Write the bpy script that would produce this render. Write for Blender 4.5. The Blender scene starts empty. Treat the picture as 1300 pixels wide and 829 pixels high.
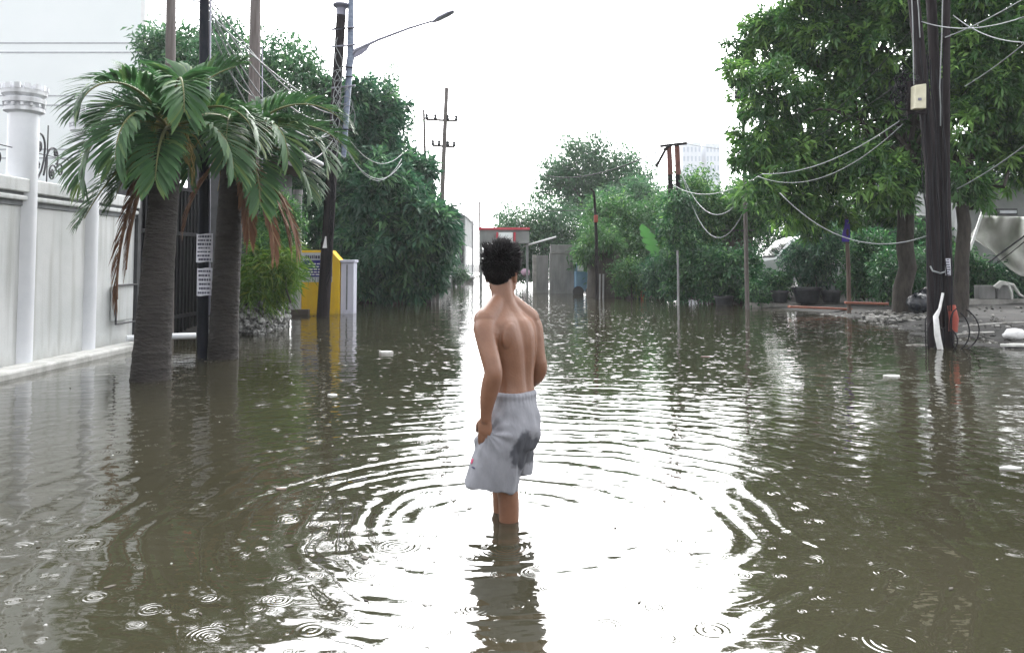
"""A boy wading down a flooded residential street under overcast sky."""
import bpy, math, random
import numpy as np
from mathutils import Vector

random.seed(7)
RNG = np.random.default_rng(11)
scene = bpy.context.scene
col = scene.collection
R = math.radians

# ------------------------------------------------------------------ camera model (photo pixels, 1300 x 829)
F, HOR, CAMH, PITCH = 1000.0, 333.0, 1.26, R(3.0)
CY = HOR - F * math.tan(PITCH)

def at(px, py, Y):
    """World point that the photograph shows at a pixel, at distance Y down the street."""
    a, b = (px - 650) / F, (CY - py) / F
    dy, dz = math.cos(PITCH) - b * math.sin(PITCH), math.sin(PITCH) + b * math.cos(PITCH)
    t = Y / dy
    return np.array([a * t, Y, CAMH + dz * t])

def onwater(px, py, z=0.0):
    a, b = (px - 650) / F, (CY - py) / F
    dy, dz = math.cos(PITCH) - b * math.sin(PITCH), math.sin(PITCH) + b * math.cos(PITCH)
    t = (z - CAMH) / dz
    return np.array([a * t, dy * t, z])

# ------------------------------------------------------------------ materials
MATS = {}
def mat(name, c1, c2=None, rough=.7, scale=4., detail=6., stretch=(1, 1, 1), bump=0., bscale=40., metal=0., spec=.5, ramp=(.35, .65)):
    m = bpy.data.materials.new(name); m.use_nodes = True
    nt = m.node_tree; N, L = nt.nodes, nt.links
    bs = N['Principled BSDF']
    c1 = tuple(c1); c2 = tuple(c2) if c2 is not None else tuple(min(1, x * 1.25) for x in c1)
    tc = N.new('ShaderNodeTexCoord'); mp = N.new('ShaderNodeMapping'); mp.inputs['Scale'].default_value = stretch
    no = N.new('ShaderNodeTexNoise'); no.inputs['Scale'].default_value = scale; no.inputs['Detail'].default_value = detail
    no.inputs['Roughness'].default_value = .62
    cr = N.new('ShaderNodeValToRGB')
    cr.color_ramp.elements[0].position, cr.color_ramp.elements[1].position = ramp
    cr.color_ramp.elements[0].color = (*c1, 1); cr.color_ramp.elements[1].color = (*c2, 1)
    L.new(tc.outputs['Object'], mp.inputs['Vector']); L.new(mp.outputs['Vector'], no.inputs['Vector'])
    L.new(no.outputs['Fac'], cr.inputs['Fac']); L.new(cr.outputs['Color'], bs.inputs['Base Color'])
    bs.inputs['Roughness'].default_value = rough; bs.inputs['Metallic'].default_value = metal
    bs.inputs['Specular IOR Level'].default_value = spec
    if bump:
        n2 = N.new('ShaderNodeTexNoise'); n2.inputs['Scale'].default_value = bscale; n2.inputs['Detail'].default_value = 5
        bp = N.new('ShaderNodeBump'); bp.inputs['Strength'].default_value = 1; bp.inputs['Distance'].default_value = bump
        L.new(mp.outputs['Vector'], n2.inputs['Vector']); L.new(n2.outputs['Fac'], bp.inputs['Height'])
        L.new(bp.outputs['Normal'], bs.inputs['Normal'])
    MATS[name] = m
    return m

def stained(name, c1, c2, grime, zlo, zhi, rough=.7, streak=.5):
    """Painted masonry with vertical rain streaks and a muddy tide band between two heights."""
    m = mat(name, c1, c2, rough, 1.3, bump=.003, bscale=60)
    nt = m.node_tree; N, L = nt.nodes, nt.links; bs = N['Principled BSDF']
    src = bs.inputs['Base Color'].links[0].from_socket
    ge = N.new('ShaderNodeNewGeometry'); sp = N.new('ShaderNodeSeparateXYZ'); L.new(ge.outputs['Position'], sp.inputs[0])
    mp = N.new('ShaderNodeMapping'); mp.inputs['Scale'].default_value = (3.5, 3.5, .25); L.new(ge.outputs['Position'], mp.inputs['Vector'])
    st = N.new('ShaderNodeTexNoise'); st.inputs['Scale'].default_value = 2.2; st.inputs['Detail'].default_value = 7; L.new(mp.outputs['Vector'], st.inputs['Vector'])
    rr = N.new('ShaderNodeMapRange'); rr.inputs['From Min'].default_value = .48; rr.inputs['From Max'].default_value = .78; rr.inputs['To Max'].default_value = streak
    L.new(st.outputs['Fac'], rr.inputs['Value'])
    mr = N.new('ShaderNodeMapRange'); mr.inputs['From Min'].default_value = zlo; mr.inputs['From Max'].default_value = zhi
    mr.inputs['To Min'].default_value = .85; mr.inputs['To Max'].default_value = 0
    ad = N.new('ShaderNodeMath'); ad.operation = 'MULTIPLY_ADD'; ad.inputs[1].default_value = .35; L.new(st.outputs['Fac'], ad.inputs[0]); L.new(sp.outputs['Z'], ad.inputs[2])
    L.new(ad.outputs[0], mr.inputs['Value'])
    mx = N.new('ShaderNodeMath'); mx.operation = 'MAXIMUM'; L.new(rr.outputs[0], mx.inputs[0]); L.new(mr.outputs[0], mx.inputs[1])
    mi = N.new('ShaderNodeMix'); mi.data_type = 'RGBA'; L.new(mx.outputs[0], mi.inputs['Factor'])
    L.new(src, mi.inputs['A']); mi.inputs['B'].default_value = (*grime, 1); L.new(mi.outputs['Result'], bs.inputs['Base Color'])
    return m

def leafmat(name, dark, mid, light, trans=.3, rough=.42):
    """Leaf colour runs along a per-leaf tint; part of the light passes through the blade."""
    m = bpy.data.materials.new(name); m.use_nodes = True
    nt = m.node_tree; N, L = nt.nodes, nt.links
    bs, out = N['Principled BSDF'], N['Material Output']
    at_ = N.new('ShaderNodeAttribute'); at_.attribute_name = 'tint'
    cr = N.new('ShaderNodeValToRGB'); e = cr.color_ramp.elements
    e[0].position, e[0].color = 0, (*dark, 1); e[1].position, e[1].color = 1, (*light, 1)
    k = e.new(.55); k.color = (*mid, 1)
    L.new(at_.outputs['Fac'], cr.inputs['Fac']); L.new(cr.outputs['Color'], bs.inputs['Base Color'])
    bs.inputs['Roughness'].default_value = rough; bs.inputs['Specular IOR Level'].default_value = .3
    tr = N.new('ShaderNodeBsdfTranslucent'); mx = N.new('ShaderNodeMixShader'); mx.inputs[0].default_value = trans
    hs = N.new('ShaderNodeHueSaturation'); hs.inputs['Value'].default_value = 1.5; hs.inputs['Saturation'].default_value = 1.1
    L.new(cr.outputs['Color'], hs.inputs['Color']); L.new(hs.outputs['Color'], tr.inputs['Color'])
    L.new(bs.outputs[0], mx.inputs[1]); L.new(tr.outputs[0], mx.inputs[2]); L.new(mx.outputs[0], out.inputs['Surface'])
    MATS[name] = m
    return m

# ------------------------------------------------------------------ mesh helpers
def unit(v):
    v = np.asarray(v, float); n = np.linalg.norm(v, axis=-1, keepdims=True)
    return v / np.maximum(n, 1e-9)

class MB:
    """Collects shapes in world space; build() links them as ONE mesh object."""
    def __init__(s): s.v, s.f, s.n = [], [], 0
    def add(s, v, f):
        v = np.asarray(v, float).reshape(-1, 3); s.v.append(v)
        s.f += [tuple(int(i) + s.n for i in q) for q in f]; s.n += len(v); return s
    def box(s, c, d, rz=0., tilt=0.):
        x, y, z = [k / 2 for k in d]
        v = np.array([[i, j, k] for i in (-x, x) for j in (-y, y) for k in (-z, z)])
        if tilt: v = v @ np.array([[math.cos(tilt), 0, -math.sin(tilt)], [0, 1, 0], [math.sin(tilt), 0, math.cos(tilt)]])
        if rz: v = v @ np.array([[math.cos(rz), math.sin(rz), 0], [-math.sin(rz), math.cos(rz), 0], [0, 0, 1]])
        return s.add(v + np.asarray(c), [(0, 1, 3, 2), (4, 6, 7, 5), (0, 4, 5, 1), (2, 3, 7, 6), (0, 2, 6, 4), (1, 5, 7, 3)])
    def span(s, x0, x1, y0, y1, z0, z1):
        return s.box(((x0 + x1) / 2, (y0 + y1) / 2, (z0 + z1) / 2), (abs(x1 - x0), abs(y1 - y0), abs(z1 - z0)))
    def tube(s, pts, rad, n=8, squash=1.):
        p = np.asarray(pts, float); k = len(p); rad = np.broadcast_to(np.asarray(rad, float), (k,))
        t = unit(np.gradient(p, axis=0)); ref = np.array([0, 0, 1.]) if abs(t[0][2]) < .9 else np.array([1., 0, 0])
        a = unit(np.cross(t[0], ref)); vs = []
        th = np.arange(n) * 2 * math.pi / n
        for i in range(k):
            a = unit(a - t[i] * np.dot(a, t[i])); b = np.cross(t[i], a)
            vs.append(p[i] + rad[i] * (np.cos(th)[:, None] * a + squash * np.sin(th)[:, None] * b))
        f = [(i * n + j, i * n + (j + 1) % n, (i + 1) * n + (j + 1) % n, (i + 1) * n + j) for i in range(k - 1) for j in range(n)]
        f += [tuple(range(n))[::-1], tuple(range((k - 1) * n, k * n))]
        return s.add(np.concatenate(vs), f)
    def lathe(s, prof, c, n=24):
        th = np.arange(n) * 2 * math.pi / n; k = len(prof)
        v = [[c[0] + r * math.cos(q), c[1] + r * math.sin(q), c[2] + z] for r, z in prof for q in th]
        f = [(i * n + j, i * n + (j + 1) % n, (i + 1) * n + (j + 1) % n, (i + 1) * n + j) for i in range(k - 1) for j in range(n)]
        f += [tuple(range(n))[::-1], tuple(range((k - 1) * n, k * n))]
        return s.add(v, f)
    def loft(s, rings):
        n = len(rings[0]); k = len(rings)
        f = [(i * n + j, i * n + (j + 1) % n, (i + 1) * n + (j + 1) % n, (i + 1) * n + j) for i in range(k - 1) for j in range(n)]
        f += [tuple(range(n))[::-1], tuple(range((k - 1) * n, k * n))]
        return s.add(np.concatenate([np.asarray(r) for r in rings]), f)
    def prism(s, poly, axis, lo, hi):
        """poly in the two other axes, pushed along axis 'x', 'y' or 'z'."""
        n = len(poly); o = []
        for w in (lo, hi):
            for a, b in poly: o.append({'x': (w, a, b), 'y': (a, w, b), 'z': (a, b, w)}[axis])
        f = [(i, (i + 1) % n, n + (i + 1) % n, n + i) for i in range(n)] + [tuple(range(n))[::-1], tuple(range(n, 2 * n))]
        return s.add(o, f)
    def ball(s, c, r, n=12, m=8, rough=0.):
        r = np.broadcast_to(np.asarray(r, float), (3,)); v = []
        for i in range(m + 1):
            ph = math.pi * i / m
            for j in range(n):
                q = 2 * math.pi * j / n; k = 1 + rough * random.uniform(-1, 1)
                v.append([c[0] + k * r[0] * math.sin(ph) * math.cos(q), c[1] + k * r[1] * math.sin(ph) * math.sin(q), c[2] - k * r[2] * math.cos(ph)])
        return s.add(v, [(i * n + j, i * n + (j + 1) % n, (i + 1) * n + (j + 1) % n, (i + 1) * n + j) for i in range(m) for j in range(n)])
    def mesh(s, name, origin=(0, 0, 0)):
        me = bpy.data.meshes.new(name)
        me.from_pydata((np.concatenate(s.v) - np.asarray(origin)).tolist(), [], s.f); me.validate(); me.update()
        return me
    def build(s, name, m, parent=None, origin=None, smooth=None, bevel=0.):
        if origin is None: origin = world_loc(parent) if parent else (0, 0, 0)
        return link(name, s.mesh(name, origin), m, parent, origin, smooth, bevel)

def world_loc(o):
    p = np.zeros(3)
    while o is not None: p += np.array(o.location); o = o.parent
    return p

def link(name, me, m, parent, origin, smooth=None, bevel=0.):
    o = bpy.data.objects.new(name, me); col.objects.link(o)
    me.materials.append(MATS[m] if isinstance(m, str) else m)
    if parent: o.parent = parent
    else: o.location = origin
    if smooth is not None:
        me.polygons.foreach_set('use_smooth', [True] * len(me.polygons))
        if smooth < 180: me.set_sharp_from_angle(angle=R(smooth))
    if bevel:
        b = o.modifiers.new('edge', 'BEVEL'); b.width = bevel; b.segments = 2; b.limit_method = 'ANGLE'; b.angle_limit = R(40)
    return o

def thing(name, label, cat, loc=(0, 0, 0), group=None):
    o = bpy.data.objects.new(name, None); col.objects.link(o); o.location = loc; o.empty_display_size = .2
    return tag(o, label, cat, group)

def tag(o, label, cat, group=None, kind=None):
    if label: o['label'] = label
    if cat: o['category'] = cat
    if group: o['group'] = group
    if kind or label: o['kind'] = kind or 'thing'
    return o

def struct(o): o['kind'] = 'structure'; return o

def trimesh(name, V, T, tint=None):
    V = np.ascontiguousarray(V, np.float32); T = np.ascontiguousarray(T, np.int32)
    me = bpy.data.meshes.new(name)
    me.vertices.add(len(V)); me.vertices.foreach_set('co', V.ravel())
    me.loops.add(T.size); me.loops.foreach_set('vertex_index', T.ravel())
    me.polygons.add(len(T)); me.polygons.foreach_set('loop_start', np.arange(0, T.size, 3, dtype=np.int32))
    me.update(calc_edges=True)
    if tint is not None:
        a = me.attributes.new('tint', 'FLOAT', 'POINT'); a.data.foreach_set('value', np.ascontiguousarray(tint, np.float32))
    return me

def rand_unit(n, rng): return unit(rng.normal(size=(n, 3)))

def leaves(base, d, L, W, tint, rng, fold=.25):
    """One folded, pointed blade per row: base, right edge, tip, left edge (slightly drooping)."""
    n = len(base); d = unit(d); up = np.tile([0, 0, 1.], (n, 1)) + rng.normal(size=(n, 3)) * .45
    s = unit(np.cross(d, up)); nn = np.cross(s, d); L = L[:, None]; W = W[:, None]
    mid = base + d * L * .5
    V = np.stack([base, mid + s * W * .5 + nn * W * fold, base + d * L - np.array([0, 0, 1.]) * L * .12, mid - s * W * .5 + nn * W * fold], 1).reshape(-1, 3)
    i = np.arange(n)[:, None] * 4
    T = np.concatenate([i + [0, 1, 2], i + [0, 2, 3]], 1).reshape(-1, 3)
    return V, T, np.repeat(tint, 4)

def crown_mesh(name, blobs, nclump, per, leaf, rng, origin, droop=.5, crad=.12, bright=.2, holes=6, inner=.5):
    b = np.array(blobs, float); C, r = b[:, :3], b[:, 3]
    w = r ** 2.2; w /= w.sum()
    k = rng.choice(len(b), nclump, p=w); dr = rand_unit(nclump, rng)
    fr = inner + (1.03 - inner) * rng.random(nclump) ** .55
    lump = 1 + .34 * np.sin(dr[:, 0] * 5 + k) * np.sin(dr[:, 2] * 6 + 2 * k) + .1 * np.sin(dr[:, 1] * 11 + k)
    pos = C[k] + dr * (r[k] * fr * lump)[:, None] * np.array([1, 1, .86])
    # gaps: drop the clumps inside some random hollows
    if holes:
        hp = C[rng.choice(len(b), holes, p=w)] + rand_unit(holes, rng) * r.mean() * .9
        keep = np.ones(nclump, bool)
        for h in hp: keep &= np.linalg.norm(pos - h, axis=1) > r.mean() * .38
        pos, dr = pos[keep], dr[keep]
    m = len(pos); out = unit(dr + np.array([0, 0, .25]))
    ct = np.clip(rng.normal(.34, .18, m) + np.where(rng.random(m) < bright, .42, 0), 0, 1)
    n = m * per; idx = np.repeat(np.arange(m), per)
    d = unit(out[idx] * .55 + rand_unit(n, rng) * .95 - np.array([0, 0, droop]))
    base = pos[idx] + d * .03 + rng.normal(size=(n, 3)) * crad
    L = leaf[0] * rng.uniform(.65, 1.2, n); W = leaf[1] * rng.uniform(.75, 1.2, n)
    V, T, t = leaves(base - np.asarray(origin), d, L, W, np.clip(ct[idx] + rng.normal(0, .055, n), 0, 1), rng)
    return trimesh(name, V, T, t), pos

def limb(mb, p0, p1, r0, r1, rng, wob=.12, seg=7, sag=0.):
    t = np.linspace(0, 1, seg)[:, None]; p = np.asarray(p0) * (1 - t) + np.asarray(p1) * t
    L = np.linalg.norm(np.asarray(p1) - p0)
    p[1:-1] += rng.normal(size=(seg - 2, 3)) * wob * L / seg
    p[:, 2] += sag * 4 * (t * (1 - t))[:, 0] * L
    mb.tube(p, np.linspace(r0, r1, seg), 8); return p

def tree(name, label, cat, base, fork, blobs, nclump, per, leaf, lm, tr, seed, group=None, bark='bark', **kw):
    rng = np.random.default_rng(seed); base = np.asarray(base, float)
    t = thing(name, label, cat, base, group)
    me, pos = crown_mesh('crown', blobs, nclump, per, leaf, rng, base, **kw)
    link('crown', me, lm, t, base)
    mb = MB(); fork = np.asarray(fork, float)
    p = np.linspace(0, 1, 8)[:, None] * (fork - base) + base; p[1:-1, :2] += rng.normal(size=(6, 2)) * tr * .22
    mb.tube(p, tr * np.array([1.35, 1.08, 1, .95, .92, .9, .86, .82]), 12)
    for bx, by, bz, br in blobs:
        if br < .42 * max(q[3] for q in blobs): continue
        c = np.array([bx, by, bz]); st = p[-1] if c[2] > fork[2] else p[5]
        limb(mb, st, c, tr * .34, tr * .1, rng, .5, 8, .06)
        near = pos[np.linalg.norm(pos - c, axis=1) < br * 1.3]
        for q in near[rng.permutation(len(near))[:5]]: limb(mb, c, q, tr * .09, .006, rng, .5, 5)
    mb.build('trunk', bark, t, smooth=60)
    return t

def blob_list(px_blobs, Y, rng, dy=1.2, sprigs=0):
    """Rough crown lumps (pixel x, pixel y, pixel radius) set at about distance Y."""
    o = []
    for q in px_blobs:
        x, y, r = q[:3]; yy = (q[3] if len(q) > 3 else Y + rng.uniform(-dy, dy))
        p = at(x, y, yy); o.append((*p, r * yy / F))
    if sprigs:                       # smaller lumps break up the outline
        for q in list(o):
            for d in rand_unit(sprigs, rng): o.append((*(np.array(q[:3]) + d * q[3] * rng.uniform(.85, 1.2)), q[3] * rng.uniform(.22, .42)))
    return o

def cable(p0, p1, sag, r, label, m='cable_pale', group=None, n=18):
    t = np.linspace(0, 1, n)[:, None]; p = np.asarray(p0) * (1 - t) + np.asarray(p1) * t
    p[:, 2] -= sag * 4 * (t * (1 - t))[:, 0]
    o = MB().tube(p, r * .78, 6).build('overhead_cable', m, origin=p[0], smooth=180)
    return tag(o, label, 'cable', group)
SKY_STRENGTH, CLOUD, SKY_BACK, SKY_FRONT, SUN, EXPOSURE, HAZE = .14, 16., 1.1, 3.4, 1.2, .5, .0007
# ------------------------------------------------------------------ materials used
stained('white_wall', (.50, .52, .52), (.60, .61, .61), (.22, .22, .19), .02, .40, .6, .6)
mat('column_paint', (.60, .62, .66), (.70, .71, .74), .45, 2.0, bump=.001)
stained('capital_paint', (.62, .63, .66), (.70, .71, .74), (.16, .16, .17), -1, -.9, .6, .8)
mat('ledge', (.36, .36, .34), (.58, .58, .56), .7, 5., bump=.004)
mat('pale_facade', (.76, .80, .81), (.80, .835, .845), .6, .3)
mat('grey_groove', (.12, .13, .14), (.2, .21, .22), .7)  # dark grey for the coping grooves and the pillar joint
mat('iron', (.02, .02, .025), (.05, .05, .055), .5, 8, metal=.3)
mat('black_gate', (.004, .0045, .006), (.010, .010, .013), .7, 3., stretch=(1, 1, .2), spec=.2)
mat('black_pole', (.005, .006, .010), (.014, .016, .024), .7, 6., stretch=(1, 1, .2), spec=.12)
mat('wood_pole', (.085, .07, .066), (.17, .15, .145), .85, 6., stretch=(3, 3, .15), bump=.004)
mat('dark_pole', (.008, .006, .008), (.028, .022, .024), .85, 5., stretch=(3, 3, .12), bump=.005, spec=.15)
mat('concrete_pole', (.22, .22, .23), (.42, .42, .43), .85, 4., stretch=(2, 2, .3), bump=.004)
mat('grey_wall', (.15, .15, .15), (.24, .24, .235), .9, 2., stretch=(2, 2, .5), bump=.003)
mat('concrete', (.17, .165, .155), (.34, .33, .31), .9, 4., bump=.008)
mat('stone', (.06, .06, .06), (.36, .36, .35), .9, 14., bump=.03, bscale=18, ramp=(.42, .6))
stained('yellow_paint', (.72, .44, .008), (.80, .52, .015), (.34, .24, .05), .02, .3, .55, .3)
stained('lilac_paint', (.55, .55, .66), (.63, .63, .73), (.22, .22, .22), .02, .25, .6, .4)
mat('paper', (.58, .58, .66), (.74, .74, .8), .8, 20)
mat('ink', (.06, .06, .10), (.10, .10, .15), .8)
mat('sign_blue', (.02, .018, .17), (.028, .026, .22), .5, spec=.2)
mat('white_paint', (.72, .72, .73), (.8, .8, .8), .5)
mat('sign_white', (.5, .52, .56), (.62, .64, .68), .6)
mat('red_paint', (.42, .03, .05), (.5, .05, .08), .5)
mat('orange_plastic', (.22, .035, .024), (.33, .06, .036), .7)
mat('orange_pipe', (.33, .06, .035), (.45, .09, .05), .6)
mat('meter_cream', (.55, .52, .38), (.66, .63, .48), .5, 8)
mat('red_sleeve', (.11, .03, .025), (.19, .06, .045), .7)
mat('purple_cloth', (.08, .05, .36), (.14, .09, .5), .8)
mat('lamp_metal', (.15, .15, .2), (.26, .26, .32), .4, metal=.3)
mat('pipe_blue', (.1, .13, .2), (.2, .24, .32), .5, 5., stretch=(1, 1, 3))
mat('cable_pale', (.17, .185, .19), (.26, .275, .28), .55)  # wet sheen of overhead cables put into a light grey; white wires too
mat('cable_dark', (.006, .006, .008), (.018, .018, .022), .75, spec=.15)
mat('bark', (.018, .015, .012), (.055, .046, .038), .9, 9., stretch=(2, 2, .4), bump=.02, bscale=25)
mat('palm_bark', (.013, .011, .010), (.036, .031, .028), .9, 5., stretch=(1, 1, 3), bump=.035, bscale=11, ramp=(.3,.7))
mat('dead_frond', (.13, .07, .045), (.30, .18, .11), .85, 6.)
mat('fibre', (.16, .12, .04), (.34, .27, .10), .85, 10., stretch=(2, 2, .4))
mat('roof_tile', (.05, .045, .05), (.10, .09, .095), .7, 10.)
mat('gutter', (.33, .34, .37), (.44, .45, .48), .5)
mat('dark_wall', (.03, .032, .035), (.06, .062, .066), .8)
mat('rust_wall', (.05, .04, .037), (.10, .08, .07), .85, 3.)
mat('sheet_metal', (.12, .135, .155), (.20, .215, .24), .6, 3., stretch=(4, 4, .4), metal=.2)
mat('house_grey', (.15, .158, .16), (.25, .26, .255), .8, 1.2, bump=.003)
mat('glass_dark', (.01, .012, .016), (.03, .035, .04), .1)
mat('tarpaulin', (.42, .42, .39), (.56, .56, .53), .85, 2.5, bump=.01, bscale=4)
mat('palm_stalk', (.10, .11, .035), (.17, .17, .06), .6)
mat('black_plastic', (.01, .011, .016), (.028, .03, .036), .35, 8.)
mat('bin_bag', (.008, .009, .013), (.03, .034, .045), .25, 5., bump=.02, bscale=14)
mat('white_plastic', (.6, .6, .6), (.75, .75, .75), .4, 8., bump=.01, bscale=20)
mat('foam', (.36, .36, .34), (.55, .55, .53), .7, 9.)
mat('rubber', (.012, .012, .014), (.03, .03, .033), .6, 20)
mat('plank', (.20, .065, .04), (.34, .13, .085), .75, 5., stretch=(.3, 4, 4))
mat('debris', (.02, .017, .012), (.06, .05, .036), .8, 12.)
mat('stick', (.075, .05, .04), (.15, .11, .09), .85, 8., stretch=(2, 2, .3))
mat('mud', (.010, .0095, .009), (.034, .032, .029), .9, 2.2, bump=.02, bscale=9)
mat('rubble', (.025, .025, .024), (.11, .107, .10), .85, 7., bump=.01)
mat('litter', (.12, .115, .10), (.42, .41, .39), .8, 3., ramp=(.4, .6))
mat('car_paint', (.62, .63, .65), (.68, .69, .7), .25)
mat('blue_paint', (.09, .19, .30), (.15, .27, .38), .5, 3.)
mat('tower_wall', (.5, .53, .58), (.56, .59, .63), .8, 1.)
mat('tower_glass', (.30, .35, .43), (.36, .41, .48), .4, 1.)
leafmat('leaf_mango', (.024, .066, .026), (.072, .165, .054), (.215, .38, .10), .28)
leafmat('leaf_deep', (.018, .056, .036), (.046, .125, .070), (.135, .28, .125), .24)
leafmat('leaf_far', (.028, .080, .042), (.066, .155, .074), (.14, .26, .11), .28)
leafmat('leaf_bright', (.026, .076, .028), (.066, .170, .055), (.175, .32, .09), .26)
leafmat('leaf_shrub', (.016, .056, .028), (.048, .140, .058), (.14, .29, .10), .24)
leafmat('leaf_palm', (0.020, 0.054, 0.026), (0.058, 0.130, 0.050), (0.170, 0.225, 0.066), .26, .55)
leafmat('leaf_lime', (.05, .11, .02), (.10, .19, .035), (.25, .30, .07), .3)
leafmat('leaf_dead', (.08, .035, .025), (.17, .085, .05), (.30, .20, .11), .15, .8)

def water_material(px, py):
    m = bpy.data.materials.new('flood_water'); m.use_nodes = True; MATS['flood_water'] = m
    nt = m.node_tree; N, L = nt.nodes, nt.links; bs = N['Principled BSDF']
    def M(op, a, b=None, c=None):
        n = N.new('ShaderNodeMath'); n.operation = op
        for i, x in enumerate((a, b, c)):
            if x is None: continue
            if isinstance(x, (int, float)): n.inputs[i].default_value = x
            else: L.new(x, n.inputs[i])
        return n.outputs[0]
    ge = N.new('ShaderNodeNewGeometry'); pos = ge.outputs['Position']
    def noise(scale, detail=2., stretch=(1, 1, 1), dist=0., w=.5):
        mp = N.new('ShaderNodeMapping'); mp.inputs['Scale'].default_value = stretch; L.new(pos, mp.inputs['Vector'])
        n = N.new('ShaderNodeTexNoise'); n.inputs['Scale'].default_value = scale; n.inputs['Detail'].default_value = detail
        n.inputs['Roughness'].default_value = w; n.inputs['Distortion'].default_value = dist; L.new(mp.outputs['Vector'], n.inputs['Vector'])
        return n.outputs['Fac']
    sp = N.new('ShaderNodeSeparateXYZ'); L.new(pos, sp.inputs[0])
    dx = M('SUBTRACT', sp.outputs['X'], px); dy = M('SUBTRACT', sp.outputs['Y'], py)
    r = M('SQRT', M('ADD', M('MULTIPLY', dx, dx), M('MULTIPLY', dy, dy)))
    # waves running out from the wader's legs
    wob = M('MULTIPLY', noise(.8, 3, (1, 1, 1), .6), 17.)
    ring = M('SINE', M('ADD', M('MULTIPLY', r, 2 * math.pi / .21), wob))
    ring2 = M('SINE', M('ADD', M('MULTIPLY', r, 2 * math.pi / .13), M('MULTIPLY', wob, 1.7)))
    fall = M('MULTIPLY', M('POWER', 2.718, M('MULTIPLY', r, -.26)), M('ADD', .35, M('MULTIPLY', noise(.8, 1), 1.1)))
    fall2 = M('POWER', 2.718, M('MULTIPLY', r, -.5))
    h = M('ADD', M('MULTIPLY', M('MULTIPLY', ring, fall), .0018), M('MULTIPLY', M('MULTIPLY', ring2, fall2), .0015))
    broken = M('MULTIPLY', M('MAXIMUM', M('SUBTRACT', noise(6.5, 3), .34), 0.), 4.2)
    h = M('ADD', h, M('MULTIPLY', noise(1.1, 2, (1, 1.4, 1), .4), .011))
    h = M('ADD', h, M('MULTIPLY', noise(5.5, 2, (1, 1.7, 1), .3), .0019))
    h = M('ADD', h, M('MULTIPLY', noise(2.6, 2, (1, 2.2, 1), .5), .0045))
    h = M('ADD', h, M('MULTIPLY', noise(22, 2), .0004))
    # rain: each cell may hold one spreading ringlet
    for scale, lam, rmax, amp, some, off in ((2.3, .026, .12, .0008, .4, 0.), (4.3, .018, .07, .0007, .5, 17.3), (9.5, .012, .03, .00045, .4, 5.1)):
        mp = N.new('ShaderNodeMapping'); mp.inputs['Location'].default_value = (off, off, 0); L.new(pos, mp.inputs['Vector'])
        vo = N.new('ShaderNodeTexVoronoi'); vo.voronoi_dimensions = '2D'; vo.inputs['Scale'].default_value = scale; L.new(mp.outputs['Vector'], vo.inputs['Vector'])
        sc = N.new('ShaderNodeSeparateColor'); L.new(vo.outputs['Color'], sc.inputs[0])
        d = M('DIVIDE', vo.outputs['Distance'], scale)
        r0 = M('MULTIPLY', sc.outputs[0], rmax)
        q = M('DIVIDE', M('SUBTRACT', d, M('MULTIPLY', r0, .6)), M('MULTIPLY_ADD', r0, .4, .006))
        env = M('POWER', 2.718, M('MULTIPLY', M('MULTIPLY', q, q), -1.))
        on = M('LESS_THAN', sc.outputs[1], some)
        w = M('SINE', M('MULTIPLY', d, 2 * math.pi / lam))
        h = M('ADD', h, M('MULTIPLY', M('MULTIPLY', w, env), M('MULTIPLY', M('MULTIPLY', on, amp), broken)))
    bp = N.new('ShaderNodeBump'); bp.inputs['Strength'].default_value = 1.; bp.inputs['Distance'].default_value = 1.
    L.new(h, bp.inputs['Height']); L.new(bp.outputs['Normal'], bs.inputs['Normal'])
    cr = N.new('ShaderNodeValToRGB'); e = cr.color_ramp.elements
    e[0].color = (.023, .0215, .013, 1); e[1].color = (.037, .0345, .022, 1); e[0].position, e[1].position = .3, .7
    L.new(noise(.35, 4), cr.inputs['Fac']); L.new(cr.outputs['Color'], bs.inputs['Base Color'])
    bs.inputs['Roughness'].default_value = .04; bs.inputs['IOR'].default_value = 1.6
    return m
# ------------------------------------------------------------------ sky, sun, camera, air
w = bpy.data.worlds.new('World'); scene.world = w; w.use_nodes = True
nt = w.node_tree; N, L = nt.nodes, nt.links
bg = N['Background']; bg.inputs['Strength'].default_value = SKY_STRENGTH
sky = N.new('ShaderNodeTexSky'); sky.sky_type = 'NISHITA'; sky.sun_disc = False
sky.sun_elevation = R(42); sky.sun_rotation = R(4); sky.air_density = 1.; sky.dust_density = 4.; sky.ozone_density = 1.
hs = N.new('ShaderNodeHueSaturation'); hs.inputs['Saturation'].default_value = .12
mx = N.new('ShaderNodeMix'); mx.data_type = 'RGBA'; mx.inputs['Factor'].default_value = .4   # cloud layer evens the sky out
mx.inputs['B'].default_value = (CLOUD * .985, CLOUD, CLOUD * 1.025, 1)
L.new(sky.outputs[0], hs.inputs['Color']); L.new(hs.outputs[0], mx.inputs['A'])
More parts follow.
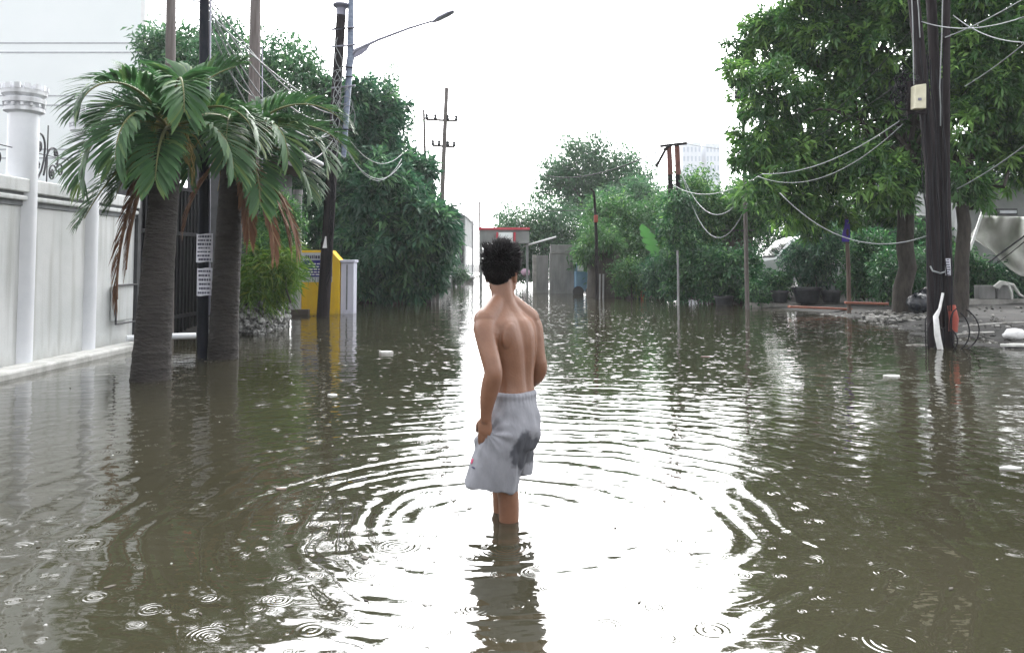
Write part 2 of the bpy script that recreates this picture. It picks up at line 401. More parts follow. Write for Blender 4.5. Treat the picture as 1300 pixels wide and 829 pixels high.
# the overcast is brighter towards the hidden sun, ahead of the camera
tc = N.new('ShaderNodeTexCoord'); sx = N.new('ShaderNodeSeparateXYZ'); L.new(tc.outputs['Generated'], sx.inputs[0])
mr = N.new('ShaderNodeMapRange'); mr.inputs['From Min'].default_value = -.5; mr.inputs['From Max'].default_value = .9
mr.inputs['To Min'].default_value = SKY_BACK; mr.inputs['To Max'].default_value = SKY_FRONT; mr.interpolation_type = 'SMOOTHSTEP'
L.new(sx.outputs['Y'], mr.inputs['Value'])
vm = N.new('ShaderNodeVectorMath'); vm.operation = 'SCALE'
L.new(mx.outputs['Result'], vm.inputs[0]); L.new(mr.outputs[0], vm.inputs['Scale'])
L.new(vm.outputs[0], bg.inputs['Color'])
sl = bpy.data.lights.new('sun', 'SUN'); sl.energy = SUN; sl.angle = R(40); sl.color = (1, .97, .93)
so = bpy.data.objects.new('sun', sl); col.objects.link(so); so.rotation_euler = (R(48), 0, R(176)); so.location = (0, 20, 30)

cam = bpy.data.cameras.new('camera'); co = bpy.data.objects.new('camera', cam); col.objects.link(co); scene.camera = co
cam.sensor_fit = 'HORIZONTAL'; cam.sensor_width = 36; cam.lens = 36 * F / 1300
co.location = (0, 0, CAMH); co.rotation_euler = (R(90) + PITCH, 0, 0)
cam.shift_y = -(829 / 2 - CY) / 1300; cam.clip_start = .05; cam.clip_end = 2000
vs = scene.view_settings; vs.view_transform = 'Standard'; vs.look = 'None'; vs.exposure = EXPOSURE; vs.gamma = 1
scene.cycles.max_bounces = 8; scene.cycles.volume_bounces = 1; scene.cycles.caustics_reflective = False
scene.cycles.caustics_refractive = False; scene.cycles.use_denoising = True

# ------------------------------------------------------------------ ground and flood water
YL = [-40, 13, 14.5, 18, 22, 24, 30, 50, 90]; XL = [-5.9, -5.9, -5.5, -5.3, -5.0, -4.8, -4.2, -2.9, -2.8]
YR = [-40, 0, 8, 10.5, 12, 15, 18, 20, 22, 25, 28, 31, 33, 50, 90]; XR = [9.5, 9, 8.2, 7.4, 7.1, 7.3, 7.6, 7.3, 6.9, 6.2, 5.3, 2.7, 2.1, 2.2, 2.2]
def axis(lo, hi, d0, d1, step):
    a = np.arange(d0, d1 + 1e-6, step)
    return np.concatenate([np.linspace(lo, d0, 14)[:-1], a, np.linspace(d1, hi, 14)[1:]])
gx, gy = axis(-300, 300, -12, 16, .2), axis(-40, 320, 2, 60, .4)
X, Y = np.meshgrid(gx, gy)
xl, xr = np.interp(Y, YL, XL), np.interp(Y, YR, XR)
dr_, dl_, df_ = X - xr, xl - X, Y - 84
bump_ = .025 * np.sin(X * 2.3 + np.sin(Y * 1.7) * 2) * np.sin(Y * 1.9 + X) + .02 * np.sin(X * 5.1 + Y * 3.3)
Z = -.31 + bump_
Z = np.maximum(Z, -.02 + np.clip(dr_, -3, 4) * .062 + bump_ * 1.3)
Z = np.maximum(Z, np.clip(dl_ * 1.2, -.4, .1)); Z = np.maximum(Z, np.clip(df_ * .08, -.4, .25))
nx, ny = len(gx), len(gy)
i = (np.arange(ny - 1)[:, None] * nx + np.arange(nx - 1)).ravel()
T = np.concatenate([np.stack([i, i + 1, i + nx + 1], 1), np.stack([i, i + nx + 1, i + nx], 1)])
g = link('ground', trimesh('ground', np.stack([X, Y, Z], -1).reshape(-1, 3), T), 'mud', None, (0, 0, 0), 180)
struct(g)
WADER = onwater(642, 657)
water_material(WADER[0], WADER[1])
wm = MB().add([(-60, -39, 0), (60, -39, 0), (60, 120, 0), (-60, 120, 0)], [(0, 1, 2, 3)]).build('flood_water', 'flood_water', origin=(0, 0, 0))
struct(wm)

hz = MB().span(-310, 310, -50, 330, -1.6, 52).build('haze', 'paper', origin=(0, 0, 0))
hm = bpy.data.materials.new('haze_air'); hm.use_nodes = True; hn = hm.node_tree; hn.nodes.remove(hn.nodes['Principled BSDF'])
pv = hn.nodes.new('ShaderNodeVolumePrincipled'); pv.inputs['Color'].default_value = (.93, .95, .97, 1); pv.inputs['Density'].default_value = HAZE
hn.links.new(pv.outputs[0], hn.nodes['Material Output'].inputs['Volume']); hz.data.materials[0] = hm
tag(hz, None, None, None, 'stuff')
# ================================================================== LEFT SIDE OF THE STREET
# ---- white compound wall with round columns
WX = -5.75
t = thing('boundary_wall', 'long white rendered garden wall with grooved coping along the flooded left edge', 'wall', (WX, 8, 0))
MB().span(WX - .22, WX, 3, 12.0, -.35, 1.92).build('wall_panel', 'white_wall', t, bevel=.01)
MB().span(WX - .26, WX + .05, 3, 12.03, 1.98, 2.04).span(WX - .26, WX + .06, 3, 12.04, 2.075, 2.24).build('coping', 'white_wall', t, bevel=.015)
MB().span(WX - .2, WX + .015, 3, 12.01, 1.92, 1.98).span(WX - .2, WX + .02, 3, 12.01, 2.04, 2.075).build('groove', 'grey_groove', t)
MB().span(WX, WX + .34, 3, 12.25, -.35, .085).build('plinth_ledge', 'ledge', t, bevel=.03)
def column(y, label):
    x = WX - .085
    t = thing('garden_column', label, 'column', (x, y, 0), 'white columns of the garden wall')
    MB().lathe([(.172, -.3), (.166, 0), (.166, 3.02), (.19, 3.04)], (x, y, 0), 32).build('shaft', 'column_paint', t, smooth=40)
    mb = MB().lathe([(.175, 3.03), (.216, 3.05), (.216, 3.09), (.188, 3.1), (.188, 3.13), (.225, 3.15), (.23, 3.2), (.198, 3.215), (.238, 3.25), (.243, 3.3), (.19, 3.3), (.19, 3.34)], (x, y, 0), 32)
    for k in range(14):
        q = k * 2 * math.pi / 14
        mb.box((x + .226 * math.cos(q), y + .226 * math.sin(q), 3.33), (.044, .06, .065), q)
        q += math.pi / 14
        mb.box((x + .212 * math.cos(q), y + .212 * math.sin(q), 3.118), (.03, .03, .034), q)
    mb.build('capital', 'capital_paint', t, smooth=30)
column(9.34, 'nearest white round column with crenellated capital, at the photo\'s left edge')
column(10.75, 'white round column half hidden behind the palm\'s left fronds')

def scroll(y, s, label):
    """Wrought iron scrollwork standing on the wall top, in the plane of the wall."""
    t = thing('iron_scrollwork', label, 'railing', (WX - .1, y, 2.24), 'iron scrollwork on the garden wall')
    def spiral(cy, cz, r, a0, turns, d):
        n = 40; q = np.linspace(0, 1, n); a = a0 + d * q * turns * 2 * math.pi; rr = r * (1 - .82 * q)
        return np.stack([np.full(n, WX - .1), y + s * .74 * (cy + rr * np.cos(a)), 2.24 + cz + rr * np.sin(a)], 1)
    mb = MB()
    mb.tube(spiral(.22, .47, .17, -.2, 1.3, 1), .012, 6)
    mb.tube(np.array([[WX - .1, y + s * .74 * a, 2.24 + b] for a, b in ((.387, .44), (.37, .3), (.3, .15), (.18, .02))]), .012, 6)
    mb.tube(spiral(.68, .30, .26, 3.3, .62, -1), .012, 6)
    mb.tube(np.array([[WX - .1, y + s * .74 * a, 2.24 + b] for a, b in ((.425, .27), (.4, .18), (.37, .1))]), .012, 6)
    mb.tube(spiral(.62, .14, .13, .3, 1.15, 1), .011, 6); mb.tube(spiral(.84, .2, .1, 2.8, 1.2, -1), .011, 6)
    mb.tube([[WX - .1, y + s * .34, 2.24], [WX - .1, y + s * .34, 2.98]], .008, 6)
    mb.tube([[WX - .1, y + s * .02, 2.6], [WX - .1, y + s * .88, 2.6]], .006, 6)
    mb.build('scroll_bar', 'iron', t, smooth=60)
    for cy, cz in ((.22, .46), (.2, .22), (.7, .42), (.62, .15)):
        lf = MB()
        for k in range(5):
            q = k * 1.256 + .3
            lf.ball((WX - .1, y + s * .74 * (cy + .03 * math.cos(q)), 2.24 + cz + .03 * math.sin(q)), (.012, .026, .026), 8, 5)
        lf.build('iron_leaf', 'iron', t, smooth=60)
scroll(9.52, 1, 'iron scrollwork between the two white columns, left of the palm fronds')
scroll(8.28, 1, 'cropped iron scrollwork at the photo\'s left edge, before the nearest column')

t = thing('wall_vent_frame', 'small open metal frame fixed to the white wall beside the palm trunk', 'bracket', (WX + .1, 11.3, .5))
p = WX + .12
MB().tube([(p, 11.25, .93), (p, 11.85, .93), (p, 11.85, .38), (p, 11.25, .38), (p, 11.25, .93)], .016, 6).build('frame', 'iron', t)
MB().span(WX + .012, p - .02, 11.3, 11.8, .42, .92).build('cover', 'white_wall', t, bevel=.01)
tag(MB().tube([(-5.52, 11.35, .17), (-5.2, 11.6, .17), (-4.75, 11.9, .16)], .045, 12).build('drain_pipe', 'column_paint', origin=(-5.3, 11.5, .17), smooth=60),
    'short white drain pipe above the water by the palm trunk', 'pipe')

# ---- pale building behind the wall
t = thing('pale_building', 'large pale flat-fronted building with thin dark joint lines behind the white wall', 'building', (-20, 35, 0))
bx1 = at(183, 60, 34)[0]
MB().span(-40, bx1, 34, 36, -.3, 17).build('wall', 'pale_facade', t)
jb = MB()
for y in (55, 67, 122, 134, 190, 201, 258):
    z = at(60, y, 34)[2]; jb.span(-39.9, bx1 - .25, 33.985, 34.02, z - .028, z + .028)
jb.build('joint_line', 'gutter', t)
MB().span(bx1 - .16, bx1 + .03, 33.96, 34.1, -.3, 17.02).build('corner_trim', 'white_paint', t)

# ---- black gate in line with the wall
t = thing('black_gate', 'tall black metal gate behind the two palm trunks', 'gate', (WX, 13.3, 0))
MB().span(WX - .08, WX - .02, 12.1, 14.6, -.3, 2.5).build('sheet_panel', 'black_gate', t)
mb = MB()
for k in range(17): mb.span(WX - .02, WX + .012, 12.16 + k * .147, 12.19 + k * .147, -.3, 2.56)
mb.build('bar', 'black_gate', t)
for z in (.3, 1.72, 2.5): MB().span(WX - .02, WX + .03, 12.1, 14.6, z, z + .065).build('rail', 'black_gate', t)
for y in (12.0, 14.6): MB().span(WX - .3, WX + .05, y, y + .1, -.3, 2.6).build('gate_post', 'dark_wall', t)

# ---- palms
def frond(rng, c, az, el, Ln, bend, npair=46, ll=.46, kind=0, roll=0., lw=.046):
    n = 26; q = np.linspace(0, 1, n); e = el - bend * q ** 1.3
    hd = np.array([math.cos(az), math.sin(az), 0]); st = Ln / (n - 1)
    d = np.cos(e)[:, None] * hd + np.sin(e)[:, None] * np.array([0, 0, 1.])
    p = np.asarray(c) + np.concatenate([[[0, 0, 0]], np.cumsum(d[:-1] * st, 0)])
    s0 = np.cross(hd, [0, 0, 1.])
    V, T, tt = [], [], []; k0 = 0
    for side in (-1, 1):
        u = np.linspace(.1, .99, npair) + rng.normal(0, .004, npair); u = np.clip(u, 0, .995)
        f = u * (n - 1); a = f.astype(int); fr = (f - a)[:, None]
        b = p[a] * (1 - fr) + p[np.minimum(a + 1, n - 1)] * fr; dd = unit(d[a])
        nn = np.cross(np.tile(s0, (npair, 1)), dd); sw = side * (np.cos(roll) * s0 + np.sin(roll) * nn)
        spread = np.radians(62 - 34 * u)[:, None]
        ld = unit(np.cos(spread) * dd + np.sin(spread) * sw + .34 * nn * (1 - .4 * u[:, None]) + rng.normal(0, .05, (npair, 3)))
        l = ll * np.sin(np.clip(.32 + u * 2.45, 0, 3.0)) ** .6 * rng.uniform(.88, 1.08, npair); l = l[:, None]
        dn = np.array([0, 0, -1.])
        m1 = b + ld * l * .38; ld2 = unit(ld + dn * (.12 + .12 * rng.random((npair, 1)))); m2 = m1 + ld2 * l * .34; ld3 = unit(ld2 + dn * .22); tp = m2 + ld3 * l * .28
        ws = unit(np.cross(ld, nn)) * lw * .5 * rng.uniform(.8, 1.15, (npair, 1)); sag = nn * lw * .18
        V.append(np.stack([b, m1 - ws + sag, m1 + ws + sag, m2 - ws * .8 + sag, m2 + ws * .8 + sag, tp], 1).reshape(-1, 3))
        j = k0 + np.arange(npair)[:, None] * 6
        T.append(np.concatenate([j + [0, 2, 1], j + [1, 2, 4], j + [1, 4, 3], j + [3, 4, 5]], 1).reshape(-1, 3)); k0 += npair * 6
        tt.append(np.repeat(np.clip(rng.normal(.42 if kind == 0 else .4, .14, npair) + .14 * (u > .93), 0, 1), 6))
    return np.concatenate(V), np.concatenate(T), np.concatenate(tt), p

def palm(name, label, base, top, r0, r1, fronds, dead, seed):
    rng = np.random.default_rng(seed); base, top = np.asarray(base), np.asarray(top)
    t = thing(name, label, 'palm tree', base, 'palms in the water')
    n = 90; q = np.linspace(0, 1, n); mid = (base + top) / 2 + np.array([-.03, 0, 0])
    pts = ((1 - q) ** 2)[:, None] * base + (2 * q * (1 - q))[:, None] * mid + (q ** 2)[:, None] * top
    rad = np.interp(q, [0, .12, .5, 1], [r0 * 1.08, r0, (r0 + r1) / 2, r1]) * (1 + .011 * np.sin(q * 110 + 3 * np.sin(q * 17)) + rng.normal(0, .008, n))
    MB().tube(np.vstack([base - [0, 0, .4], pts]), np.concatenate([[r0 * 1.1], rad]), 20).build('trunk', 'palm_bark', t, smooth=50)
    for az, el, Ln, bend, *o in fronds:
        V, T, tt, p = frond(rng, top + np.array([math.cos(az), math.sin(az), 0]) * .06 + [0, 0, .05], az, el, Ln, bend, 50, o[0] if o else .48)
        fo = link('frond', trimesh('frond', V - base, T, tt), 'leaf_palm', t, base)
        MB().tube(p, np.linspace(.024, .004, len(p)), 6).build('stalk', 'palm_stalk', fo, origin=base, smooth=60)
    for az, el, Ln, bend in dead:
        V, T, tt, p = frond(rng, top + np.array([math.cos(az), math.sin(az), 0]) * .12 - [0, 0, .05], az, el, Ln, bend, 44, .46, 1, lw=.05)
        # a dead frond's blades cling to its stalk
        c = p[np.clip(((V[:, 2] - p[0, 2]) / min(-.01, p[-1, 2] - p[0, 2]) * 25).astype(int), 0, 25)]
        V[:, :2] = c[:, :2] + (V[:, :2] - c[:, :2]) * .42
        fo = link('dead_frond', trimesh('dead_frond', V - base, T, tt), 'leaf_dead', t, base)
        MB().tube(p, np.linspace(.032, .008, len(p)), 6).build('stalk', 'dead_frond', fo, origin=base, smooth=60)
    mb = MB()
    for k in range(46):
        a = rng.uniform(0, 2 * math.pi); b0 = top + np.array([math.cos(a), math.sin(a), 0]) * r1 * rng.uniform(.5, .95) + [0, 0, rng.uniform(-.1, .3)]
        e = b0 + np.array([math.cos(a), math.sin(a), 0]) * rng.uniform(.06, .22) + [0, 0, rng.uniform(-.55, -.15)]
        limb(mb, b0, e, rng.uniform(.008, .026), .004, rng, .4, 5, .15)
    mb.build('fibre_skirt', 'fibre', t, smooth=60)
    return t
D = math.radians
b1 = onwater(191, 482); t1 = at(216, 168, 8.65)
palm('palm_tree', 'stout palm in the flood nearest the white wall, grey trunk and dead brown frond', b1, t1, .192, .138,
     [(D(186), D(56), .82, 2.1), (D(150), D(72), .95, 1.1), (D(220), D(-44), 1.3, .4, .48), (D(238), D(8), 1.3, 1.9, .52), (D(300), D(62), 1.45, 2.7, .52),
      (D(265), D(22), 1.3, 2.1, .5), (D(330), D(12), 1.25, 1.7), (D(20), D(74), 1.0, 1.0), (D(350), D(42), 1.2, 2.2), (D(60), D(40), 1.3, 1.9),
      (D(108), D(35), 1.0, 1.9), (D(240), D(60), 1.3, 2.5), (D(95), D(75), 1.1, 1.0), (D(285), D(-12), 1.1, 1.2), (D(140), D(-10), .8, 1.2), (D(200), D(-48), .95, .5)],
     [(D(188), D(-66), 1.85, .5), (D(205), D(-72), 1.5, .3)], 3)
b2 = onwater(283, 455); t2 = at(298, 190, 10.3)
palm('palm_tree', 'palm behind the black pole, fronds arching right over the leaning utility pole', b2, t2, .185, .15,
     [(D(0), D(58), 1.7, 2.0, .5), (D(-15), D(35), 1.55, 2.0, .52), (D(-40), D(40), 1.5, 2.3, .52), (D(20), D(40), 1.6, 1.7, .5), (D(-75), D(42), 1.65, 2.5, .56),
      (D(-100), D(20), 1.3, 2.0), (D(180), D(48), 1.3, 2.1), (D(215), D(30), 1.35, 2.0), (D(90), D(55), 1.4, 1.7), (D(140), D(50), 1.4, 1.9), (D(45), D(72), 1.2, 1.3), (D(-20), D(5), 1.4, 1.5, .52), (D(-55), D(-5), 1.45, 1.4, .52)],
     [(D(-8), D(-40), 1.5, .8), (D(-30), D(-48), 1.5, .7), (D(12), D(-50), 1.4, .6), (D(-50), D(-60), 1.2, .4), (D(200), D(-50), 1.1, .6)], 5)

# ---- poles
def notice(parent, c, wd, ht, rows, seed):
    rng = np.random.default_rng(seed); x, y, z = c
    pb = MB(); n = 10; a = np.linspace(-1, 1, n)
    V = [(x + wd / 2 * k, y - .012 + .03 * k * k, z + h * ht / 2 + .006 * math.sin(3 * k)) for h in (-1, 1) for k in a]
    V += [(p[0], p[1] + .004, p[2]) for p in V]
    f = [(i, i + 1, n + i + 1, n + i) for i in range(n - 1)] + [(2 * n + i, 3 * n + i, 3 * n + i + 1, 2 * n + i + 1) for i in range(n - 1)]
    o = pb.add(V, f).build('paper_notice', 'paper', parent)
    ib = MB()
    for r in range(rows):
        zz = z + ht / 2 - (r + .7) * ht / (rows + .4); k = -.82 + rng.uniform(0, .25); hh = ht / rows * rng.uniform(.34, .56)
        while k < .78:
            l = rng.uniform(.1, .32); e = min(k + l, .84); m_ = (k + e) / 2
            ib.box((x + wd / 2 * m_, y - .0165 + .03 * m_ * m_, zz), ((e - k) * wd / 2, .004, hh)); k = e + rng.uniform(.05, .1)
    ib.build('lettering', 'ink', o)
bp = onwater(258, 455)
t = thing('black_pole', 'straight black pole carrying two white paper notices between the palms', 'utility pole', bp)
MB().tube([bp - [0, 0, .4], at(259, 150, bp[1]), at(260, -190, bp[1])], [.075, .066, .055], 16).build('pole', 'black_pole', t, smooth=60)
MB().tube([at(266, 400, bp[1]), at(266.5, 100, bp[1]), at(268, -150, bp[1])], .012, 6).build('conduit', 'lamp_metal', t)
pc = at(259, 315, bp[1] - .09); notice(t, pc, .215, .37, 7, 1)
pc = at(259, 358, bp[1] - .09); notice(t, pc, .2, .36, 6, 2)

def rough_pole(name, label, px0, px1, Y, r, m, top=-150, base=None, group=None):
    b = at(px0, 333, Y); b[2] = -.35; e = at(px1, top, Y)
    t = thing(name, label, 'utility pole', b, group)
    MB().tube(np.linspace(b, e, 9), np.linspace(r * 1.08, r * .88, 9), 14).build('pole', m, t, smooth=60); return t
t = rough_pole('wooden_pole', 'brown wooden pole rising behind the nearest palm, orange pipe strapped at its foot', 216, 218.5, 13.0, .085, 'wood_pole')
MB().tube([at(224, 200, 12.88), at(224, 108, 12.88)], .04, 10).build('pipe_sleeve', 'orange_pipe', t, smooth=60)
t = rough_pole('wooden_pole', 'grey-brown wooden pole above the second palm\'s arching fronds', 320, 326.5, 14.6, .105, 'wood_pole')
MB().tube([at(333, 260, 14.5), at(333, 60, 14.5)], .011, 6).build('conduit', 'lamp_metal', t)

LP = onwater(410, 402); LY = LP[1]
t = thing('street_light_pole', 'leaning dark wooden utility pole with street light arm before the yellow wall', 'street light', LP)
top_ = at(433, 20, LY)
MB().tube([LP - [.02, 0, .4], LP, at(421, 220, LY), top_], [.155, .15, .125, .11], 16).build('pole', 'dark_pole', t, smooth=60)
MB().lathe([(.1, -.05), (.12, .16), (.17, .2), (.2, .23), (.19, .27), (.05, .28)], top_, 20).build('pole_cap', 'lamp_metal', t, smooth=40)
MB().tube([at(436, 200, LY), at(442, 110, LY), at(445, 70, LY), at(446, -40, LY)], [.06, .075, .08, .06], 10).build('riser_pipe', 'pipe_blue', t, smooth=60)
rb = MB(); rng = np.random.default_rng(4)
for k in range(9):
    z0 = rng.uniform(60, 240); pt = [at(432 - (z0 + j * 9) * .052 + 3 * math.sin(j * 1.1 + k) + 3, z0 + j * 9, LY - .14 - .03 * math.cos(j)) for j in range(16)]
    rb.tube(pt, .012, 5)
for y in (36, 84, 98, 165): rb.tube([at(424, y, LY - .12), at(448, y + rng.uniform(-3, 3), LY - .12)], .016, 5)
rb.build('cable_bundle', 'cable_dark', t)
rb = MB()
for k in range(7):
    z0 = rng.uniform(30, 130); pt = [at(434 - (z0 + j * 7) * .05 + 5 * math.sin(j * .9 + k * 2), z0 + j * 7, LY - .17) for j in range(12)]
    rb.tube(pt, .009, 5)
for k in range(5):
    u = np.linspace(0, 5.6, 18); c = at(430 + k * 3, 96 + k * 13, LY - .18); rb.tube(np.stack([c[0] + .16 * np.cos(u + k), c[1] + .02 * np.sin(u), c[2] + (.14 + .03 * k) * np.sin(u + k)], 1), .008, 5)
rb.build('pale_cable_coil', 'cable_pale', t)
for y in (38, 60, 112): MB().tube([at(421, y, LY - .1), at(451, y - 3, LY - .1)], .022, 6).build('bracket_bar', 'lamp_metal', t)
arm = [at(441, 90, LY), at(444, 72, LY), at(452, 64, LY), at(480, 51, LY), at(520, 36, LY), at(553, 26, LY)]
MB().tube(arm, [.06, .06, .045, .032, .028, .024], 10).build('lamp_arm', 'lamp_metal', t, smooth=60)
q = [at(445, 68, LY), at(470, 57, LY), at(466, 64, LY), at(458, 70, LY), at(450, 74, LY), at(447, 88, LY), at(441, 86, LY)]
MB().prism([(k[0], k[2]) for k in q], 'y', LY - .02, LY + .02).build('bracket', 'lamp_metal', t)
h0, h1 = at(549, 29, LY), at(577, 15, LY); ax = unit(h1 - h0)
rg = []
for u, wy, wz in ((0, .03, .03), (.12, .08, .05), (.3, .13, .07), (.7, .14, .07), (.95, .11, .05), (1, .04, .02)):
    c = h0 + (h1 - h0) * u; a = np.linspace(0, 2 * math.pi, 16, endpoint=False); upv = np.array([-ax[2], 0, ax[0]])
    rg.append(c + np.outer(np.cos(a), [0, 1, 0]) * wy + np.outer(np.sin(a), upv) * wz * np.where(np.sin(a) < 0, .5, 1)[:, None])
MB().loft(rg).build('lamp_head', 'lamp_metal', t, smooth=50)
pc = at(412.5, 309, LY - .15); MB().prism([(pc[0] - .055, pc[2] - .11), (pc[0] + .05, pc[2] - .11), (pc[0] + .03, pc[2] + .16), (pc[0] + .005, pc[2] + .16)], 'y', pc[1] - .008, pc[1]).build('paper_notice', 'white_paint', t)

# ---- planter, yellow wall, pillars, house with eave
t = thing('stone_planter', 'pebble-stone planter wall half under water beside the second palm', 'planter', (-5.0, 14.3, 0))
sb = MB(); rng = np.random.default_rng(8)
x0, x1, y0, y1, ht = -5.3, -4.35, 13.75, 15.6, .62
sb.span(x0, x1 - .06, y0 + .06, y1, -.35, ht - .03)
for k in range(210):
    z = rng.uniform(-.2, ht); r = rng.uniform(.045, .085)
    c = (rng.uniform(x0, x1), y0 + .03, z) if k % 2 else (x1 - .03, rng.uniform(y0, y1), z)
    sb.ball(c, (r, r * .8, r * .75), 8, 5, .12)
sb.build('stone_wall', 'stone', t, smooth=60)
MB().span(x0 + .1, x1 - .12, y0 + .14, y1 - .1, ht - .03, ht + .02).build('soil', 'mud', t)
def shrub(name, label, cat, px_blobs, Y, n, per, leaf, lm, seed, group=None, zmin=None, stems=6, **kw):
    rng = np.random.default_rng(seed); bl = blob_list(px_blobs, Y, rng, .35, 2)
    b = np.mean([q[:3] for q in bl], 0); b[2] = min(q[2] - q[3] for q in bl) if zmin is None else zmin
    t = thing(name, label, cat, b, group)
    me, pos = crown_mesh('foliage', bl, n, per, leaf, rng, b, **kw); link('foliage', me, lm, t, b)
    mb = MB()
    for k in range(stems):
        q = bl[k % len(bl)]; st = np.array([q[0] + rng.normal(0, .1), q[1] + rng.normal(0, .1), b[2]])
        limb(mb, st, np.array(q[:3]) + rng.normal(0, .3, 3) * q[3], .018, .006, rng, .5, 6)
    mb.build('stem', 'bark', t); return t
shrub('planter_shrub', 'tall feathery green shrub growing above the stone planter behind the palm', 'shrub', [(352, 268, 15), (350, 295, 18), (362, 282, 12), (340, 315, 16)], 14.6, 520, 14, (.13, .022), 'leaf_bright', 21, zmin=.55, droop=.3)
shrub('grassy_plant', 'lime green strap-leaved plant spilling over the stone planter', 'plant', [(345, 342, 22), (362, 330, 12), (325, 368, 18), (318, 355, 14), (345, 365, 14)], 14.2, 420, 12, (.26, .018), 'leaf_lime', 22, zmin=.55, droop=.75, inner=.2)
t = thing('weathered_post', 'short weathered wooden post standing between planter and concrete pillar', 'post', onwater(336, 412))
MB().tube([onwater(336, 412) - [0, 0, .3], at(334, 385, 15.6), at(335, 360, 15.6)], [.07, .065, .06], 9).build('post_shaft', 'concrete_pole', t, smooth=60)
cp = onwater(376, 399)
t = thing('concrete_pillar', 'slim pale grey concrete pillar at the yellow wall\'s left end', 'pillar', cp)
MB().lathe([(.125, -.35), (.12, .2), (.105, 2.9), (.12, 2.92), (.12, 3.02)], cp, 14).build('shaft', 'concrete_pole', t, smooth=50)
MB().box(cp + [.05, -.18, .06], (.62, .16, .14)).build('footing_beam', 'rust_wall', t, bevel=.01)

YW = 19.3; yx = lambda p: at(p, 333, YW)[0]; yz = lambda p: at(650, p, YW)[2]
t = thing('yellow_wall', 'bright yellow wall block with a blue and white notice board, behind the leaning pole', 'wall', (yx(405), YW, 0))
MB().prism([(yx(381), -.35), (yx(431.5), -.35), (yx(431.5), yz(331)), (yx(420), yz(318)), (yx(381), yz(318))], 'y', YW, YW + .5).build('wall_block', 'yellow_paint', t, bevel=.01)
s = MB().span(yx(383), yx(422), YW - .03, YW - .005, yz(358), yz(321)).build('sign_board', 'sign_white', t)
MB().span(yx(386), yx(422.2), YW - .045, YW - .03, yz(351.5), yz(330.5)).build('blue_panel', 'sign_blue', s)
ib = MB(); rng = np.random.default_rng(9)
for r, z in enumerate((335, 338.6, 342, 345.4, 348.6)):
    k = 391.5 + rng.uniform(-.6, .6)
    while k < 420:
        e = min(k + rng.uniform(2.4, 6), 420.5); ib.span(yx(k), yx(e), YW - .05, YW - .045, yz(z + .8), yz(z - .6)); k = e + rng.uniform(.8, 1.5)
ib.build('white_lettering', 'white_paint', s)
ib = MB(); k = 388.
while k < 419:
    e = k + rng.uniform(1.2, 2.6); ib.span(yx(k), yx(e), YW - .036, YW - .03, yz(328.6), yz(324.5 + rng.uniform(-.8, .8))); k = e + .9
ib.build('dark_lettering', 'ink', s)
mb = MB()
for k in range(12): mb.span(yx(384 + k * 3.4) - .006, yx(384 + k * 3.4) + .006, YW - .036, YW - .03, yz(357.5), yz(352.6))
mb.build('board_stripes', 'ink', s)
t = thing('gate_pillar', 'pale lilac-white square gate pillar right of the yellow wall', 'pillar', (yx(441), YW, 0))
MB().span(yx(432.3), yx(449), YW + .04, YW + .42, -.35, yz(333.5)).build('shaft', 'lilac_paint', t, bevel=.012)
MB().span(yx(431.8), yx(450.5), YW + .0, YW + .46, yz(333.5), yz(330)).build('cap', 'lilac_paint', t, bevel=.01)
MB().span(yx(440) - .012, yx(440.5) + .012, YW + .034, YW + .045, .1, yz(336)).build('crack_joint', 'grey_groove', t)

t = thing('tiled_house', 'low dark house with tiled eave and pale gutter behind the arching palm fronds', 'house', (-7, 17.6, 0))
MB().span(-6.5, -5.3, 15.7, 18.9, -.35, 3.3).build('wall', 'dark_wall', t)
rf = MB().prism([(-6.6, 3.62), (-5.9, 4.22), (-4.72, 3.72), (-4.72, 3.60), (-5.9, 4.08), (-6.6, 3.5)], 'y', 15.5, 19.2).build('roof', 'roof_tile', t)
MB().tube([(-4.68, 15.45, 3.66), (-4.68, 19.25, 3.66)], .06, 8).build('gutter', 'gutter', rf)
MB().span(-5.3, -4.78, 15.6, 19.1, 3.34, 3.42).build('soffit', 'roof_tile', t)
wd = MB().span(-5.3, -5.27, 16.4, 17.4, 1.2, 2.2).build('window', 'glass_dark', t)
MB().span(-5.27, -5.25, 16.35, 17.45, 2.2, 2.28).span(-5.27, -5.25, 16.35, 17.45, 1.12, 1.2).build('frame', 'rust_wall', wd)

# ---- trees of the left bank
rng = np.random.default_rng(31)
def px_tree(name, label, bpx, bpy, Y, fork_py, blobs, n, per, leaf, lm, tr, seed, group, dy=1.2, bz=None, **kw):
    rg = np.random.default_rng(seed + 100); b = at(bpx, 333, Y); b[2] = -.3 if bz is None else bz
    return tree(name, label, 'tree', b, at(bpx + 3, fork_py, Y), blob_list(blobs, Y, rg, dy, 3), n, per, leaf, lm, tr, seed, group, **kw)
LG, RG = 'trees along the left bank', 'trees along the right bank'
px_tree('leafy_tree', 'big dark green tree bulging over the water right of the leaning lamp pole', 505, 380, 24.5, 330,
        [(466, 190, 46), (508, 228, 40), (545, 288, 36), (500, 290, 58), (455, 255, 46), (540, 332, 28), (470, 340, 42), (520, 345, 34), (440, 195, 40), (566, 312, 11), (488, 135, 26), (445, 130, 30), (485, 238, 44)],
        3400, 16, (.32, .095), 'leaf_deep', .22, 41, LG, droop=.5, crad=.07, bright=.3, holes=22)
